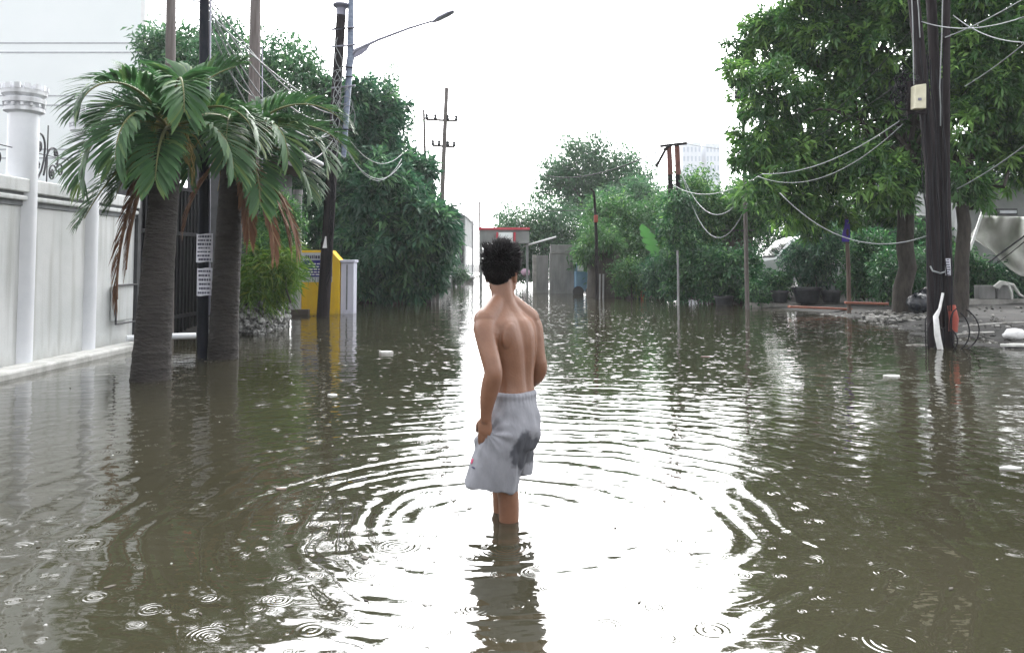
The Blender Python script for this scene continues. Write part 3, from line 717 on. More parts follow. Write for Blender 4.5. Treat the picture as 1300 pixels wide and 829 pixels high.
px_tree('slender_tree', 'paler tree rising behind the palms and wooden poles', 300, 380, 25, 190,
        [(372, 100, 32), (305, 85, 46), (235, 70, 42), (205, 130, 46), (330, 150, 50), (400, 160, 42), (265, 110, 44), (418, 120, 22), (372, 62, 18), (245, 165, 48), (200, 55, 22), (285, 40, 18), (360, 190, 40), (300, 190, 40)],
        2600, 14, (.25, .075), 'leaf_far', .2, 42, LG, droop=.5, crad=.16, bright=.2, holes=16)
px_tree('bare_topped_tree', 'thin tree with sparse bare twigs above the dark crown, beside the lamp pole', 492, 370, 27, 160,
        [(495, 95, 14), (478, 118, 18), (510, 150, 16), (465, 100, 10), (520, 165, 12)], 90, 12, (.2, .055), 'leaf_far', .09, 43, LG, crad=.14)
px_tree('leafy_tree', 'dim green tree filling the gap behind the tiled house', 400, 380, 26.5, 300,
        [(395, 240, 45), (350, 230, 45), (425, 290, 40), (380, 300, 40), (440, 320, 34), (300, 250, 45), (460, 300, 40)], 1200, 15, (.22, .065), 'leaf_deep', .2, 44, LG, crad=.2)

# ---- grey gateway and far left houses
t = thing('grey_gateway', 'weathered grey concrete gateway at the foot of the big dark tree', 'wall', (-2.7, 24.6, 0))
GX = lambda p, Y: at(p, 333, Y)[0]
MB().span(GX(524, 24.6), GX(548, 24.6), 24.6, 24.8, -.35, 1.62).build('panel', 'grey_wall', t, bevel=.01)
for a, b in ((549, 552), (554, 558)): MB().span(GX(a, 24.4), GX(b, 24.4), 24.4, 24.7, -.35, 1.75).build('post', 'grey_wall', t, bevel=.01)
MB().span(-4.6, GX(523, 25.4), 25.4, 25.5, -.35, 1.0).build('low_panel', 'dark_wall', t)
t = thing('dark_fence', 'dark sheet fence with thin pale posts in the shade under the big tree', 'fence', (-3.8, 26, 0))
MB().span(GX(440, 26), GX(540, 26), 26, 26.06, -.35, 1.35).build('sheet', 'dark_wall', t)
for p in (463, 471, 482, 497): MB().tube([(GX(p, 25.9), 25.9, -.3), (GX(p, 25.9), 25.9, at(p, 345, 25.9)[2])], .02, 6).build('post', 'concrete_pole', t)
ys = thing('far_house', 'far white house with dark windows beyond the grey gateway', 'house', (-3.6, 44, 0))
MB().span(-9, GX(573, 40), 40, 45, -.3, 2.6).build('wall', 'house_grey', ys)
MB().prism([(-9.2, 2.6), (GX(576, 40), 2.6), (GX(576, 40) - .5, 3.4), (-9.2, 3.6)], 'y', 39.8, 45.2).build('roof', 'roof_tile', ys)
MB().span(GX(560, 39.9), GX(572, 39.9), 39.86, 39.99, .25, .42).build('white_ledge', 'white_paint', ys)
for a, b in ((561, 565), (567, 572)):
    wd = MB().span(GX(a, 39.97), GX(b, 39.97), 39.95, 40.0, .6, 1.65).build('window', 'glass_dark', ys)
    MB().span(GX(a, 39.9) - .03, GX(b, 39.9) + .03, 39.9, 39.95, .52, .6).build('sill', 'white_paint', wd)
ys = thing('far_house', 'tall pale grey house furthest down the street on the left', 'house', (-4, 55, 0))
MB().span(-9, GX(590, 50), 50, 62, -.3, 4.2).build('wall', 'house_grey', ys)
MB().prism([(-9.3, 4.2), (GX(592, 50), 4.2), (-5, 5.2), (-9.3, 5.2)], 'y', 49.8, 62.2).build('roof', 'sheet_metal', ys)
for a, b in ((578, 581), (584, 588)): MB().span(GX(a, 50), GX(b, 50), 49.95, 50, 1.2, 2.4).build('window', 'glass_dark', ys)
for k in range(3): MB().span(-3.02, -2.98, 52 + k * 3, 53.6 + k * 3, 1, 2.3).build('window', 'glass_dark', ys)
MB().span(-3.0, -2.4, 50, 62, .3, .45).build('balcony_ledge', 'white_paint', ys)

# ---- far poles
def crossarm_pole(px0, px1, py_top, Y, r, arms, label, cat='utility pole', m='wood_pole'):
    b = at(px0, 333, Y); b[2] = -.3; e = at(px1, py_top, Y); t = thing('crossarm_pole' if arms else 'thin_pole', label, cat, b)
    MB().tube([b, e], [r * 1.1, r * .8], 8).build('pole', m, t, smooth=60)
    for y, a0, a1 in arms:
        p0, p1 = at(a0, y - 1, Y), at(a1, y + 1, Y); am = MB().tube([p0, p1], .05, 6).build('crossarm', m, t)
        for u in (.02, .3, .7, .98): MB().lathe([(.05, 0), (.08, .06), (.05, .12), (.07, .18), (.02, .24)], p0 + (p1 - p0) * u, 8).build('insulator', 'black_plastic', am)
    return t
crossarm_pole(556, 567, 112, 31, .1, [(153, 541, 580), (186, 549, 577)], 'tilted pole with two crossarms above the big dark tree')
crossarm_pole(545, 538, 140, 31.5, .06, [], 'short thin grey mast left of the tilted crossarm pole')
crossarm_pole(610, 609, 256, 60, .09, [], 'distant thin dark pole above the red-trimmed gate at the street\'s end')
crossarm_pole(600, 600, 262, 52, .05, [], 'faint pale mast beside the far left houses', m='concrete_pole')
# ================================================================== RIGHT SIDE OF THE STREET
# ---- pole cluster
PC = onwater(1190, 441); PY = PC[1]
t = thing('wooden_pole_cluster', 'thick cluster of black utility poles at the water\'s edge, carrying a cream meter box', 'utility pole', PC)
for (xb, xm, xt, dy, r) in ((1187, 1183, 1158, 0, .092), (1198, 1194, 1181, .2, .08), (1206, 1201, 1202, .08, .055)):
    MB().tube([at(xb, 452, PY + dy) - [0, 0, .3], at(xb - 1, 380, PY + dy), at(xm, 220, PY + dy), at(xt, -20, PY + dy), at(xt - 8, -180, PY + dy)], [r * 1.15, r * 1.1, r, r * .9, r * .85], 14).build('pole', 'dark_pole', t, smooth=60)
mx_ = MB().prism([(at(1145, 0, PY)[0], at(0, 143, PY)[2]), (at(1159, 0, PY)[0], at(0, 143, PY)[2]), (at(1160, 0, PY)[0], at(0, 112, PY)[2]), (at(1146, 0, PY)[0], at(0, 114, PY)[2])], 'y', PY - .3, PY - .16).build('meter_box', 'meter_cream', t, bevel=.012)
MB().span(at(1149, 0, PY)[0], at(1153, 0, PY)[0], PY - .31, PY - .3, at(0, 133, PY)[2], at(0, 130, PY)[2]).build('latch', 'lamp_metal', mx_)
MB().span(at(1142, 0, PY)[0], at(1166, 0, PY)[0], PY - .16, PY - .1, at(0, 147, PY)[2], at(0, 106, PY)[2]).build('mounting_board', 'dark_pole', t)
rng = np.random.default_rng(17); mb = MB()
for k in range(26):
    c = at(1150 + rng.uniform(-10, 10), 108 + rng.uniform(-14, 38), PY - .13); a = rng.uniform(0, 6.3); rr = rng.uniform(.05, .16); u = np.linspace(0, rng.uniform(2, 6), 14)
    mb.tube(np.stack([c[0] + rr * np.cos(a + u), c[1] + .03 * np.sin(3 * u), c[2] + rr * 1.1 * np.sin(a + u)], 1), .009, 5)
for k in range(6):
    x = 1160 + k * 6.; u = np.linspace(40 + 12 * k, 395, 18)
    mb.tube([at(x + 22 * (y / 400) * (1 - .02 * k) + 1.6 * math.sin(y * .05 + k * 2), y, PY - .12 - .02 * (k % 3)) for y in u], .009 + .004 * (k % 2), 5)
mb.build('cable_tangle', 'cable_dark', t)
mb = MB()
for x0, x1, ya, yb in ((1157, 1160, -20, 108), (1163, 1168, -20, 48), (1197, 1193, -20, 112), (1193, 1194, 112, 160)):
    MB().tube([at(x0, ya, PY - .17), at((x0 + x1) / 2 + .7, (ya + yb) / 2, PY - .17), at(x1, yb, PY - .17)], .008, 6).build('pale_conduit', 'cable_pale', t)
mb.tube([at(1181, 338, PY - .15), at(1184, 344, PY - .19), at(1194, 347, PY - .19), at(1203, 344, PY - .1)], .012, 6)
mb.build('pale_conduit', 'cable_pale', t)
pn = MB().box(at(1203.5, 339, PY - .12), (.085, .01, .25), .15).build('peeling_notice', 'paper', t); ib = MB()
for k in range(7): ib.box(at(1203.5 + rng.uniform(-1, 1), 330 + k * 3.1, PY - .129), (rng.uniform(.03, .06), .004, .016), .15)
ib.build('lettering', 'ink', pn)
MB().tube([at(1208, 388, PY - .1), at(1211, 405, PY - .14), at(1210, 421, PY - .14)], [.055, .066, .06], 14).build('pipe_guard', 'orange_plastic', t, smooth=50)
MB().tube([at(1197, 372, PY - .2), at(1193, 392, PY - .21), at(1188, 402, PY - .22), at(1190, 425, PY - .24), at(1194, 445, PY - .24)], [.018, .02, .036, .042, .04], 12).build('white_conduit', 'white_plastic', t, smooth=60)
mb = MB()
for cx, cy, rx, ry in ((1181, 425, 8, 22), (1186, 428, 10, 18), (1217, 420, 11, 24), (1222, 418, 18, 26), (1204, 432, 9, 16)):
    c = at(cx, cy, PY - .2); u = np.linspace(.4, 6.1, 26)
    mb.tube(np.stack([c[0] + rx * .0118 * np.sin(u), c[1] + .05 * np.cos(2 * u), np.maximum(c[2] + ry * .0118 * np.cos(u), -.06)], 1), .01, 6)
mb.build('cable_loop', 'cable_dark', t, smooth=60)

# ---- big trees over the right bank
px_tree('mango_tree', 'large bushy tree with light green leaf clusters behind the black pole cluster', 1146, 380, 18.0, 235,
        [(1000, 205, 50), (985, 120, 44), (1030, 40, 60), (1080, 150, 62), (1125, 60, 66), (1052, 224, 28), (1115, 225, 42), (1130, 262, 20), (1062, 264, 18, 19.5), (1086, 272, 15, 19.8), (1030, 276, 20, 19.8), (1106, 262, 14, 19.8), (1004, 276, 14, 19.8), (965, 185, 28), (1000, 255, 30), (962, 245, 22), (975, 55, 36),
         (1080, -60, 75), (1010, -60, 55), (1165, -20, 70), (1120, -170, 85), (1050, -150, 60), (1180, 120, 46, 18.4), (1160, 200, 40, 18.4), (930, 62, 16), (935, 90, 14), (1045, 205, 40), (1180, -260, 80), (1100, -290, 70)],
        7600, 15, (.235, .062), 'leaf_mango', .2, 51, RG, droop=.45, crad=.05, bright=.4, holes=30, dy=1.3)
px_tree('mango_tree', 'broad leafy tree reaching out of the photo at upper right, bough above the tarpaulin', 1218, 380, 16.6, 262,
        [(1262, 110, 60), (1245, 20, 60), (1310, 60, 70), (1300, 180, 40), (1255, 190, 26), (1345, 160, 70), (1280, -80, 80), (1360, -60, 90), (1225, 160, 34), (1320, -200, 100), (1285, 222, 20), (1230, -170, 70), (1420, 80, 90), (1215, 80, 40), (1222, 225, 26), (1240, 245, 18)],
        5200, 15, (.235, .062), 'leaf_mango', .15, 52, RG, droop=.45, crad=.05, bright=.4, holes=18, dy=1.)

# ---- mid and far trees on the right
px_tree('tall_tree', 'hazy wide tree standing highest against the sky at the street\'s far end', 765, 350, 48, 290,
        [(740, 215, 34), (785, 232, 36), (712, 230, 24), (757, 195, 20), (806, 250, 28), (692, 235, 10), (735, 250, 34), (770, 262, 32), (702, 210, 12), (730, 185, 9), (800, 215, 14), (685, 250, 10), (803, 190, 7)],
        1500, 14, (.30, .10), 'leaf_far', .3, 61, RG, droop=.3, crad=.3, bright=.15, holes=12, inner=.35)
px_tree('leafy_tree', 'rounded hazy green tree right of the red-trimmed gate', 690, 360, 43, 320,
        [(660, 283, 24), (700, 280, 26), (640, 276, 11), (728, 295, 30), (685, 310, 28), (720, 320, 30), (650, 300, 16), (745, 318, 26)], 1100, 14, (.26, .08), 'leaf_far', .25, 62, RG, crad=.26)
px_tree('leafy_tree', 'light green tree behind the pole with the orange box', 790, 370, 31, 320,
        [(790, 285, 34), (765, 310, 26), (822, 290, 34), (848, 275, 26), (800, 330, 34), (770, 268, 20), (842, 320, 34), (780, 345, 24), (815, 350, 26), (745, 330, 16)], 1700, 15, (.2, .06), 'leaf_bright', .2, 63, RG, crad=.2, bright=.12)
px_tree('leafy_tree', 'hazy rounded tree filling the gap left of the twin poles', 815, 365, 39, 300,
        [(812, 248, 20), (832, 258, 18), (792, 256, 18), (770, 262, 18), (820, 275, 26), (790, 285, 26), (848, 268, 14)], 900, 14, (.25, .08), 'leaf_far', .2, 65, RG, crad=.22)
px_tree('leafy_tree', 'yellow-green tree between the twin red-topped poles and the big mango tree', 915, 370, 27, 310,
        [(895, 262, 30), (872, 256, 24), (932, 280, 32), (955, 262, 26), (880, 300, 30), (940, 240, 15) ], 1400, 15, (.19, .056), 'leaf_bright', .2, 64, RG, crad=.18, bright=.25)
shrub('leaning_shrub', 'drooping pale green foliage hanging over the dark stump by the orange-box pole', 'shrub', [(760, 300, 16), (748, 318, 14), (775, 305, 12)], 28.6, 260, 14, (.2, .05), 'leaf_bright', 66, droop=.9)
t = thing('tree_stump', 'thick dark ivy-shrouded stump behind the pole with the orange box', 'stump', at(768, 333, 29))
MB().tube([at(770, 380, 29), at(770, 350, 29), at(766, 325, 29), at(764, 308, 29)], [.75, .7, .62, .4], 14).build('stump_trunk', 'bark', t, smooth=60)

VP_ = at(858, 333, 25); VP_[2] = -.2
t = thing('ivy_column', 'leafy climber swallowing the lower half of the twin poles', 'climber', VP_)
rg = np.random.default_rng(70); bl = blob_list([(862, 255, 14), (858, 275, 18), (866, 300, 18), (860, 325, 20), (868, 345, 18), (862, 365, 15), (850, 290, 12), (890, 335, 26), (905, 350, 24)], 24.6, rg, .3)
me, pos = crown_mesh('foliage', bl, 800, 14, (.15, .07), rg, VP_, droop=.7, crad=.12); link('foliage', me, 'leaf_shrub', t, VP_)
mb = MB(); limb(mb, VP_, at(866, 260, 24.8), .1, .04, rg, .3); limb(mb, VP_ + [.2, 0, 0], at(895, 340, 24.6), .05, .02, rg, .3); mb.build('stem', 'bark', t)
t = thing('twin_pole', 'twin poles with reddish tops, brace and wire bar rising out of the climber', 'utility pole', VP_)
for a, b in ((857, 849), (866, 859)): MB().tube([at(a, 380, 25.3), at(b, 184, 25.3)], [.1, .075], 8).build('pole', 'dark_pole', t, smooth=60)
for a in (849.5, 859.5): MB().tube([at(a + 1.5, 222, 25.28), at(a, 186, 25.28)], .085, 8).build('reddish_sleeve', 'red_sleeve', t, smooth=60)
MB().tube([at(838, 186, 25.2), at(872, 182, 25.2)], .05, 6).build('crossarm', 'dark_pole', t)
MB().tube([at(846, 188, 25.2), at(833, 212, 25.2)], .05, 6).build('brace', 'dark_pole', t)
t = thing('white_stake', 'thin pale stake standing in the water below the twin poles', 'stake', onwater(861, 388))
MB().tube([onwater(861, 388) - [0, 0, .3], at(861, 350, 23), at(860, 318, 23)], [.035, .032, .028], 8).build('stake_shaft', 'concrete_pole', t, smooth=60)
bl_ = thing('banana_plant', 'broad pale green banana leaf standing out of the shrubs', 'plant', at(830, 350, 26))
for a0, a1, a2, wd in (((832, 345), (824, 300), (815, 284), .25), ((836, 345), (850, 315), (862, 312), .13)):
    p = np.array([at(*a0, 26), at(*[(i + j) / 2 + k for i, j, k in zip(a0, a1, (4, 0))], 26), at(*a1, 25.9), at(*a2, 25.8)]); q = np.linspace(0, 1, 44)
    cx = np.stack([np.interp(q, [0, .4, .75, 1], p[:, k]) for k in range(3)], 1); hw = wd * np.sin(np.clip((q - .3) / .7, 0, 1) * math.pi) ** .6 * (1 - .3 * (np.sin(q * 47) > .55)) + .012
    V = np.concatenate([cx + np.outer(hw, [-1, .5, .1]), cx + [0, .1, -.04], cx + np.outer(hw, [.8, -.35, -.1])]); n = 44
    T = np.array([(i + k * n, i + 1 + k * n, i + 1 + (k + 1) * n) for i in range(n - 1) for k in (0, 1)] + [(i + k * n, i + 1 + (k + 1) * n, i + (k + 1) * n) for i in range(n - 1) for k in (0, 1)])
    link('banana_leaf', trimesh('banana_leaf', V - world_loc(bl_), T, np.full(3 * n, .52)), 'leaf_bright', bl_, world_loc(bl_), 180)

# ---- shrubs along the shore (pixel lumps, distance)
SG = 'shrubs along the right shore'
for k, (lab, px, Y, n, ls, lm) in enumerate((
    ('dense shrub overhanging the water right of the white stake', [(885, 352, 20), (905, 340, 22), (900, 365, 15)], 24.3, 420, (.15, .05), 'leaf_shrub'),
    ('large-leaved shrub left of the white car', [(932, 342, 22), (946, 336, 14), (925, 362, 15), (945, 362, 15)], 23.6, 460, (.17, .07), 'leaf_shrub'),
    ('low trailing shrub hanging over the kerb under the white car', [(962, 358, 16), (985, 358, 11), (960, 372, 12), (992, 362, 11)], 22.4, 380, (.13, .05), 'leaf_shrub'),
    ('dark shrub above the round black pots', [(1018, 335, 20), (1035, 322, 22), (1040, 350, 16), (1020, 316, 13), (1046, 300, 17), (1064, 312, 15)], 22.9, 460, (.15, .045), 'leaf_deep'),
    ('upright shrub right of the ribbon stick', [(1095, 330, 22), (1105, 350, 20), (1085, 358, 16), (1112, 308, 14), (1130, 322, 14), (1092, 305, 10)], 21.6, 460, (.15, .045), 'leaf_shrub'),
    ('spreading shrub under the grey metal house', [(1135, 345, 22), (1150, 358, 20), (1125, 366, 14), (1160, 335, 18)], 20.6, 460, (.14, .045), 'leaf_shrub'),
    ('leafy shrub below the hanging pale tarpaulin', [(1225, 345, 22), (1250, 355, 20), (1230, 362, 16), (1222, 325, 12)], 20.4, 440, (.14, .045), 'leaf_shrub'),
    ('shrub behind the concrete blocks at the photo\'s right edge', [(1285, 352, 18), (1305, 350, 18), (1270, 360, 12)], 20.2, 300, (.14, .045), 'leaf_deep'),
    ('yellowish shrub hugging the stump across the flooded street', [(795, 345, 16), (805, 360, 14), (790, 362, 10)], 27.6, 240, (.13, .045), 'leaf_bright'),
    ('dark shrub behind the banana leaf', [(838, 345, 20), (835, 365, 16), (850, 358, 14)], 26.6, 300, (.15, .05), 'leaf_deep'))):
    shrub('shore_shrub', lab, 'shrub', px, Y, n, 15, ls, lm, 80 + k, SG, zmin=0, droop=.5, crad=.1)
for k, (lab, px, Y, n) in enumerate((
    ('dark hedge filling the gap between white car and ribbon stick', [(1060, 320, 26), (1050, 345, 24), (1070, 350, 20), (1040, 300, 20)], 27.4, 520),
    ('dark hedge in the shade behind the pole cluster', [(1175, 330, 26), (1190, 350, 24), (1200, 320, 22), (1165, 300, 18), (1130, 320, 18)], 23.5, 560),
    ('tall dim hedge behind the white car', [(960, 300, 26), (990, 285, 26), (1020, 300, 26), (1000, 325, 26), (1045, 285, 24), (965, 335, 22)], 30.5, 620),
    ('dark hedge between the twin poles and the rusty wall', [(885, 335, 22), (880, 315, 20), (895, 350, 18)], 27.5, 420))):
    shrub('hedge', lab, 'hedge', px, Y, n, 15, (.19, .06), 'leaf_shrub', 95 + k, 'hedges behind the right shore', zmin=.1, droop=.5, crad=.14)

# ---- pots, kerb, planks, blocks, litter
def pot(px, py0, py1, wpx, Y, label):
    b, e = at(px, py0, Y), at(px, py1, Y); r = wpx * Y / F / 2; h = e[2] - b[2]
    t = thing('plant_pot', label, 'plant pot', b, 'black pots on the kerb')
    MB().lathe([(r * .72, 0), (r * .78, .03), (r * .95, h * .86), (r * 1.06, h * .87), (r * 1.06, h), (r * .95, h), (r * .9, h * .8)], b, 20).build('tub', 'black_plastic', t, smooth=40)
    MB().lathe([(r * .92, h * .78), (r * .4, h * .83)], b, 16).build('soil', 'mud', t)
pot(1025, 385, 365, 36, 21.9, 'widest black tub on the kerb behind the red-brown plank')
pot(990, 384, 369, 22, 22.1, 'smaller black pot left of the wide tub')
pot(1055, 384, 369, 26, 21.8, 'black pot between the wide tub and the ribbon stick')
pot(919, 390, 376, 24, 23.2, 'black tub standing alone in the water under the dense shrub')
t = thing('stone_kerb', 'weathered stone kerb along the waterline below the white car', 'kerb', at(980, 390, 22.2))
rng = np.random.default_rng(33); x = at(945, 0, 22.2)[0]
while x < at(1006, 0, 22.2)[0]:
    l = rng.uniform(.24, .4); MB().span(x, x + l - .012, 22.0, 22.3, -.3, .13 + rng.uniform(-.02, .02)).build('kerb_stone', 'concrete', t, bevel=.02); x += l
t = thing('low_kerb_wall', 'low dark concrete kerb wall along the top of the rubble bank', 'kerb', (11, 19.4, .2))
MB().span(9.7, 20, 19.3, 19.55, -.2, .36).build('wall', 'concrete', t, bevel=.02)
tag(MB().box((at(1041, 391, 19.6) + [0, 0, 0]), (1.62, .16, .05), .12, .045).build('wooden_plank', 'plank', origin=at(1041, 391, 19.6), bevel=.006), 'long red-brown plank lying on the shore below the black pots', 'plank')
tag(MB().box((at(1100, 385, 19.0)), (1.0, .14, .05), -.06, .03).build('wooden_plank', 'plank', origin=at(1100, 385, 19.0), bevel=.006), 'short dull red plank behind the rubble, right of the ribbon stick', 'plank')
sb_ = onwater(1078, 399)
t = thing('wooden_stick', 'brown wooden stick standing at the shore with a purple ribbon tied on', 'stick', sb_)
MB().tube([sb_ - [0, 0, .25], at(1077, 340, sb_[1]), at(1074, 266, sb_[1])], [.05, .048, .042], 10).build('stick_shaft', 'stick', t, smooth=60)
pc = at(1075, 292, sb_[1] - .05); n = 9; u = np.linspace(0, 1, n)
V = []
for s_ in (0, 1):
    for k in u: V.append((pc[0] + (-.03 - .1 * k if s_ == 0 else .03 + .06 * math.sin(k * 3)) , pc[1] - .03 * math.sin(k * 7 + s_), pc[2] + .26 - .55 * k))
V += [(a, b + .012, c) for a, b, c in V]
f = [(i, i + 1, n + i + 1, n + i) for i in range(n - 1)] + [(2 * n + i, 3 * n + i, 3 * n + i + 1, 2 * n + i + 1) for i in range(n - 1)] + [(i, 2 * n + i, 2 * n + i + 1, i + 1) for i in range(n - 1)] + [(n + i, n + i + 1, 3 * n + i + 1, 3 * n + i) for i in range(n - 1)]
MB().add(V, f).build('ribbon', 'purple_cloth', t, smooth=60)
for px, lab in ((1250, 'left of the two dark concrete blocks on the low kerb wall'), (1273, 'right of the two dark concrete blocks, with white roots lying over it')):
    c = at(px, 375, 19.43); t = tag(MB().box((c[0], 19.43, .36 + .17), (.40, .22, .33)).build('concrete_block', 'grey_wall', origin=(c[0], 19.43, .36), bevel=.015), lab, 'block', 'concrete blocks on the kerb wall')
t = thing('bleached_root', 'bleached white forked root draped over the right concrete block', 'root', at(1278, 360, 19.2))
mb = MB()
for pts in ([(1266, 366), (1272, 360), (1280, 362), (1284, 372), (1285, 380)], [(1272, 360), (1286, 362), (1294, 374), (1302, 378)], [(1263, 365), (1270, 358), (1282, 360)]):
    mb.tube([at(a, b, 19.15 - .02 * i) for i, (a, b) in enumerate(pts)], np.linspace(.055, .025, len(pts)), 8)
mb.build('root_limb', 'foam', t, smooth=60)

def blob(name, label, cat, c, r, m, group=None, rough=.14, seed=0):
    random.seed(seed); return tag(MB().ball(c, r, 16, 10, rough).build(name, m, origin=c, smooth=70), label, cat, group)
for k, (px, py, Y, r, lab) in enumerate(((1166, 385, 17.2, (.24, .2, .22), 'black rubbish bag slumped left of the pole cluster'), (1178, 380, 17.6, (.2, .2, .27), 'taller black rubbish bag touching the pole cluster'))):
    c = at(px, py, Y); blob('rubbish_bag', lab, 'rubbish bag', c, r, 'bin_bag', 'black rubbish bags by the poles', .12, k)
blob('white_bag', 'knotted white plastic bag on the muddy bank at the right edge', 'bag', at(1288, 425, 12.6), (.17, .12, .10), 'white_plastic', None, .12, 5)
blob('white_bag', 'crumpled pale bag on the low kerb wall right of the pole cluster', 'bag', at(1221, 373, 19.4), (.16, .12, .1), 'white_plastic', None, .16, 6)
# rubble and litter: nobody could count it
rng = np.random.default_rng(44); mb, ml = MB(), MB(); random.seed(3)
for k in range(900):
    y = rng.uniform(10.8, 19.2); x = np.interp(y, YR, XR) + rng.uniform(-.2, 5.5) * rng.random(); z = np.clip(x - np.interp(y, YR, XR), -3, 4) * .062 - .02; r = rng.uniform(.01, .04)
    (mb if k % 4 else ml).ball((x, y, z + r * .2), (r * rng.uniform(.8, 1.8), r, r * .6), 6, 4, .2)
for k in range(420):
    y = rng.uniform(16.2, 18.6); x = at(rng.uniform(1085, 1175), 0, y)[0]; r = rng.uniform(.015, .06)
    z = np.clip(x - np.interp(y, YR, XR), -3, 4) * .062 - .02
    (ml if k % 5 else mb).ball((x, y, z + .02 + rng.random() * .06), (r * rng.uniform(.8, 2), r, r * .5), 6, 4, .25)
tag(mb.build('rubble', 'rubble', origin=(8, 15, 0)), None, None, None, 'stuff'); tag(ml.build('litter', 'litter', origin=(8, 15, 0)), None, None, None, 'stuff')
for k, (a, b, lab) in enumerate((((1222, 409), (1300, 406), 'upper pale bamboo cane on the muddy bank right of the poles'), ((1215, 423), (1262, 421), 'middle short pale cane lying beside the orange pipe guard'), ((1150, 433), (1178, 432), 'pale cane floating left of the pole foot'))):
    y = 14.5 - k * 1.2; p0, p1 = at(*a, y), at(*b, y)
    for q in (p0, p1): q[2] = max(-.01, np.clip(q[0] - np.interp(y, YR, XR), -3, 4) * .062 + .03)
    tag(MB().tube([p0, (p0 + p1) / 2 + [0, 0, .01], p1], .018, 8).build('bamboo_cane', 'litter', origin=p0, smooth=60), lab, 'cane')
tag(MB().prism([(0, 0), (.5, -.08), (.75, 0), (.7, .12), (.3, .2), (.05, .1)], 'z', 0, .03).build('foam_sheet', 'foam', origin=(0, 0, 0)), 'flat pale sheet lying at the water\'s edge below the white bag', 'foam sheet').location = (7.15, 11.6, .03)

# ---- houses, car, tarpaulin on the right
t = thing('metal_house', 'grey corrugated metal house glimpsed between tree trunk and ribbon stick', 'house', (at(1115, 0, 25)[0], 25, 0))
X_ = lambda p, Y: at(p, 333, Y)[0]
Z_ = lambda p, Y: at(650, p, Y)[2]
MB().span(X_(1070, 25), X_(1205, 25), 25, 29, .1, Z_(278, 25)).build('wall', 'sheet_metal', t)
mb = MB()
for k in range(26): mb.span(X_(1070 + k * 5.2, 25) , X_(1072 + k * 5.2, 25), 24.97, 25, .1, Z_(279, 25))
mb.build('corrugation', 'sheet_metal', t)
MB().prism([(24.5, Z_(279, 25)), (24.5, Z_(275, 25)), (27.5, Z_(245, 25)), (29.4, Z_(262, 25))], 'x', X_(1066, 25), X_(1208, 25)).build('roof', 'house_grey', t)
wd = MB().span(X_(1094, 25), X_(1112, 25), 24.93, 24.97, Z_(303, 25), Z_(285, 25)).build('window', 'glass_dark', t)
MB().span(X_(1093, 25), X_(1113, 25), 24.9, 24.96, Z_(285, 25), Z_(283, 25)).build('frame', 'house_grey', wd)
t = thing('rendered_house', 'grey rendered house behind the pale tarpaulin at the right edge', 'house', (X_(1280, 23), 23.5, 0))
MB().span(X_(1216, 23), 24, 23, 29, 0, Z_(228, 23)).build('wall', 'house_grey', t, bevel=.02)
MB().span(X_(1216, 23) - .03, X_(1223, 23), 22.93, 23.1, 0, Z_(250, 23)).build('corner_trim', 'concrete_pole', t, bevel=.01)
MB().prism([(22.4, Z_(230, 23)), (22.4, Z_(227, 23)), (26, Z_(190, 23)), (29.6, Z_(226, 23))], 'x', X_(1212, 23), 24.3).build('roof', 'sheet_metal', t)
wd = MB().span(X_(1268, 22.9), X_(1294, 22.9), 22.9, 22.98, Z_(273, 22.9), Z_(265, 22.9)).build('window', 'black_plastic', t)
MB().span(X_(1271, 22.9), X_(1292, 22.9), 22.87, 22.9, Z_(271, 22.9), Z_(267.5, 22.9)).build('pane', 'sign_white', wd)
# tarpaulin: a sagging sheet lashed to a sloping pole
n, m_ = 22, 16; V = []
TY = 19.9
for i in range(n):
    u = i / (n - 1)
    for j in range(m_):
        v = j / (m_ - 1)
        xl_ = 1248 + (1231 - 1248) * min(1, v * 1.7) + max(0, v - .6) * 70; y0_, y1_ = 274 + u * 3, 318 + 34 * min(1, u * 2.2) + 4 * math.sin(u * 7)
        x = xl_ + (1345 - xl_) * u; y = y0_ + (y1_ - y0_) * v
        V.append(at(x, y, TY + .45 * math.sin(v * 3.1) * math.sin(u * 5 + .5) - .35 * v + .14 * math.sin(u * 16 + 4 * v) + .08 * math.sin(u * 23 - 9 * v)))
V = np.array(V); f = [(i * m_ + j, (i + 1) * m_ + j, (i + 1) * m_ + j + 1, i * m_ + j + 1) for i in range(n - 1) for j in range(m_ - 1)]
t = thing('tarpaulin', 'pale crumpled tarpaulin slung from a white pole at the right edge', 'tarpaulin', at(1250, 330, TY))
o = MB().add(V, f).build('sheet', 'tarpaulin', t, smooth=180); sm = o.modifiers.new('thick', 'SOLIDIFY'); sm.thickness = .012
MB().tube([at(1247, 270, TY - .1), at(1231, 318, TY - .5)], .035, 8).build('ridge_pole', 'white_plastic', t, smooth=60)
MB().tube([at(1255, 333, TY - .75), at(1300, 300, TY - .6), at(1340, 268, TY - .4)], .02, 6).build('guy_rope', 'cable_dark', t)

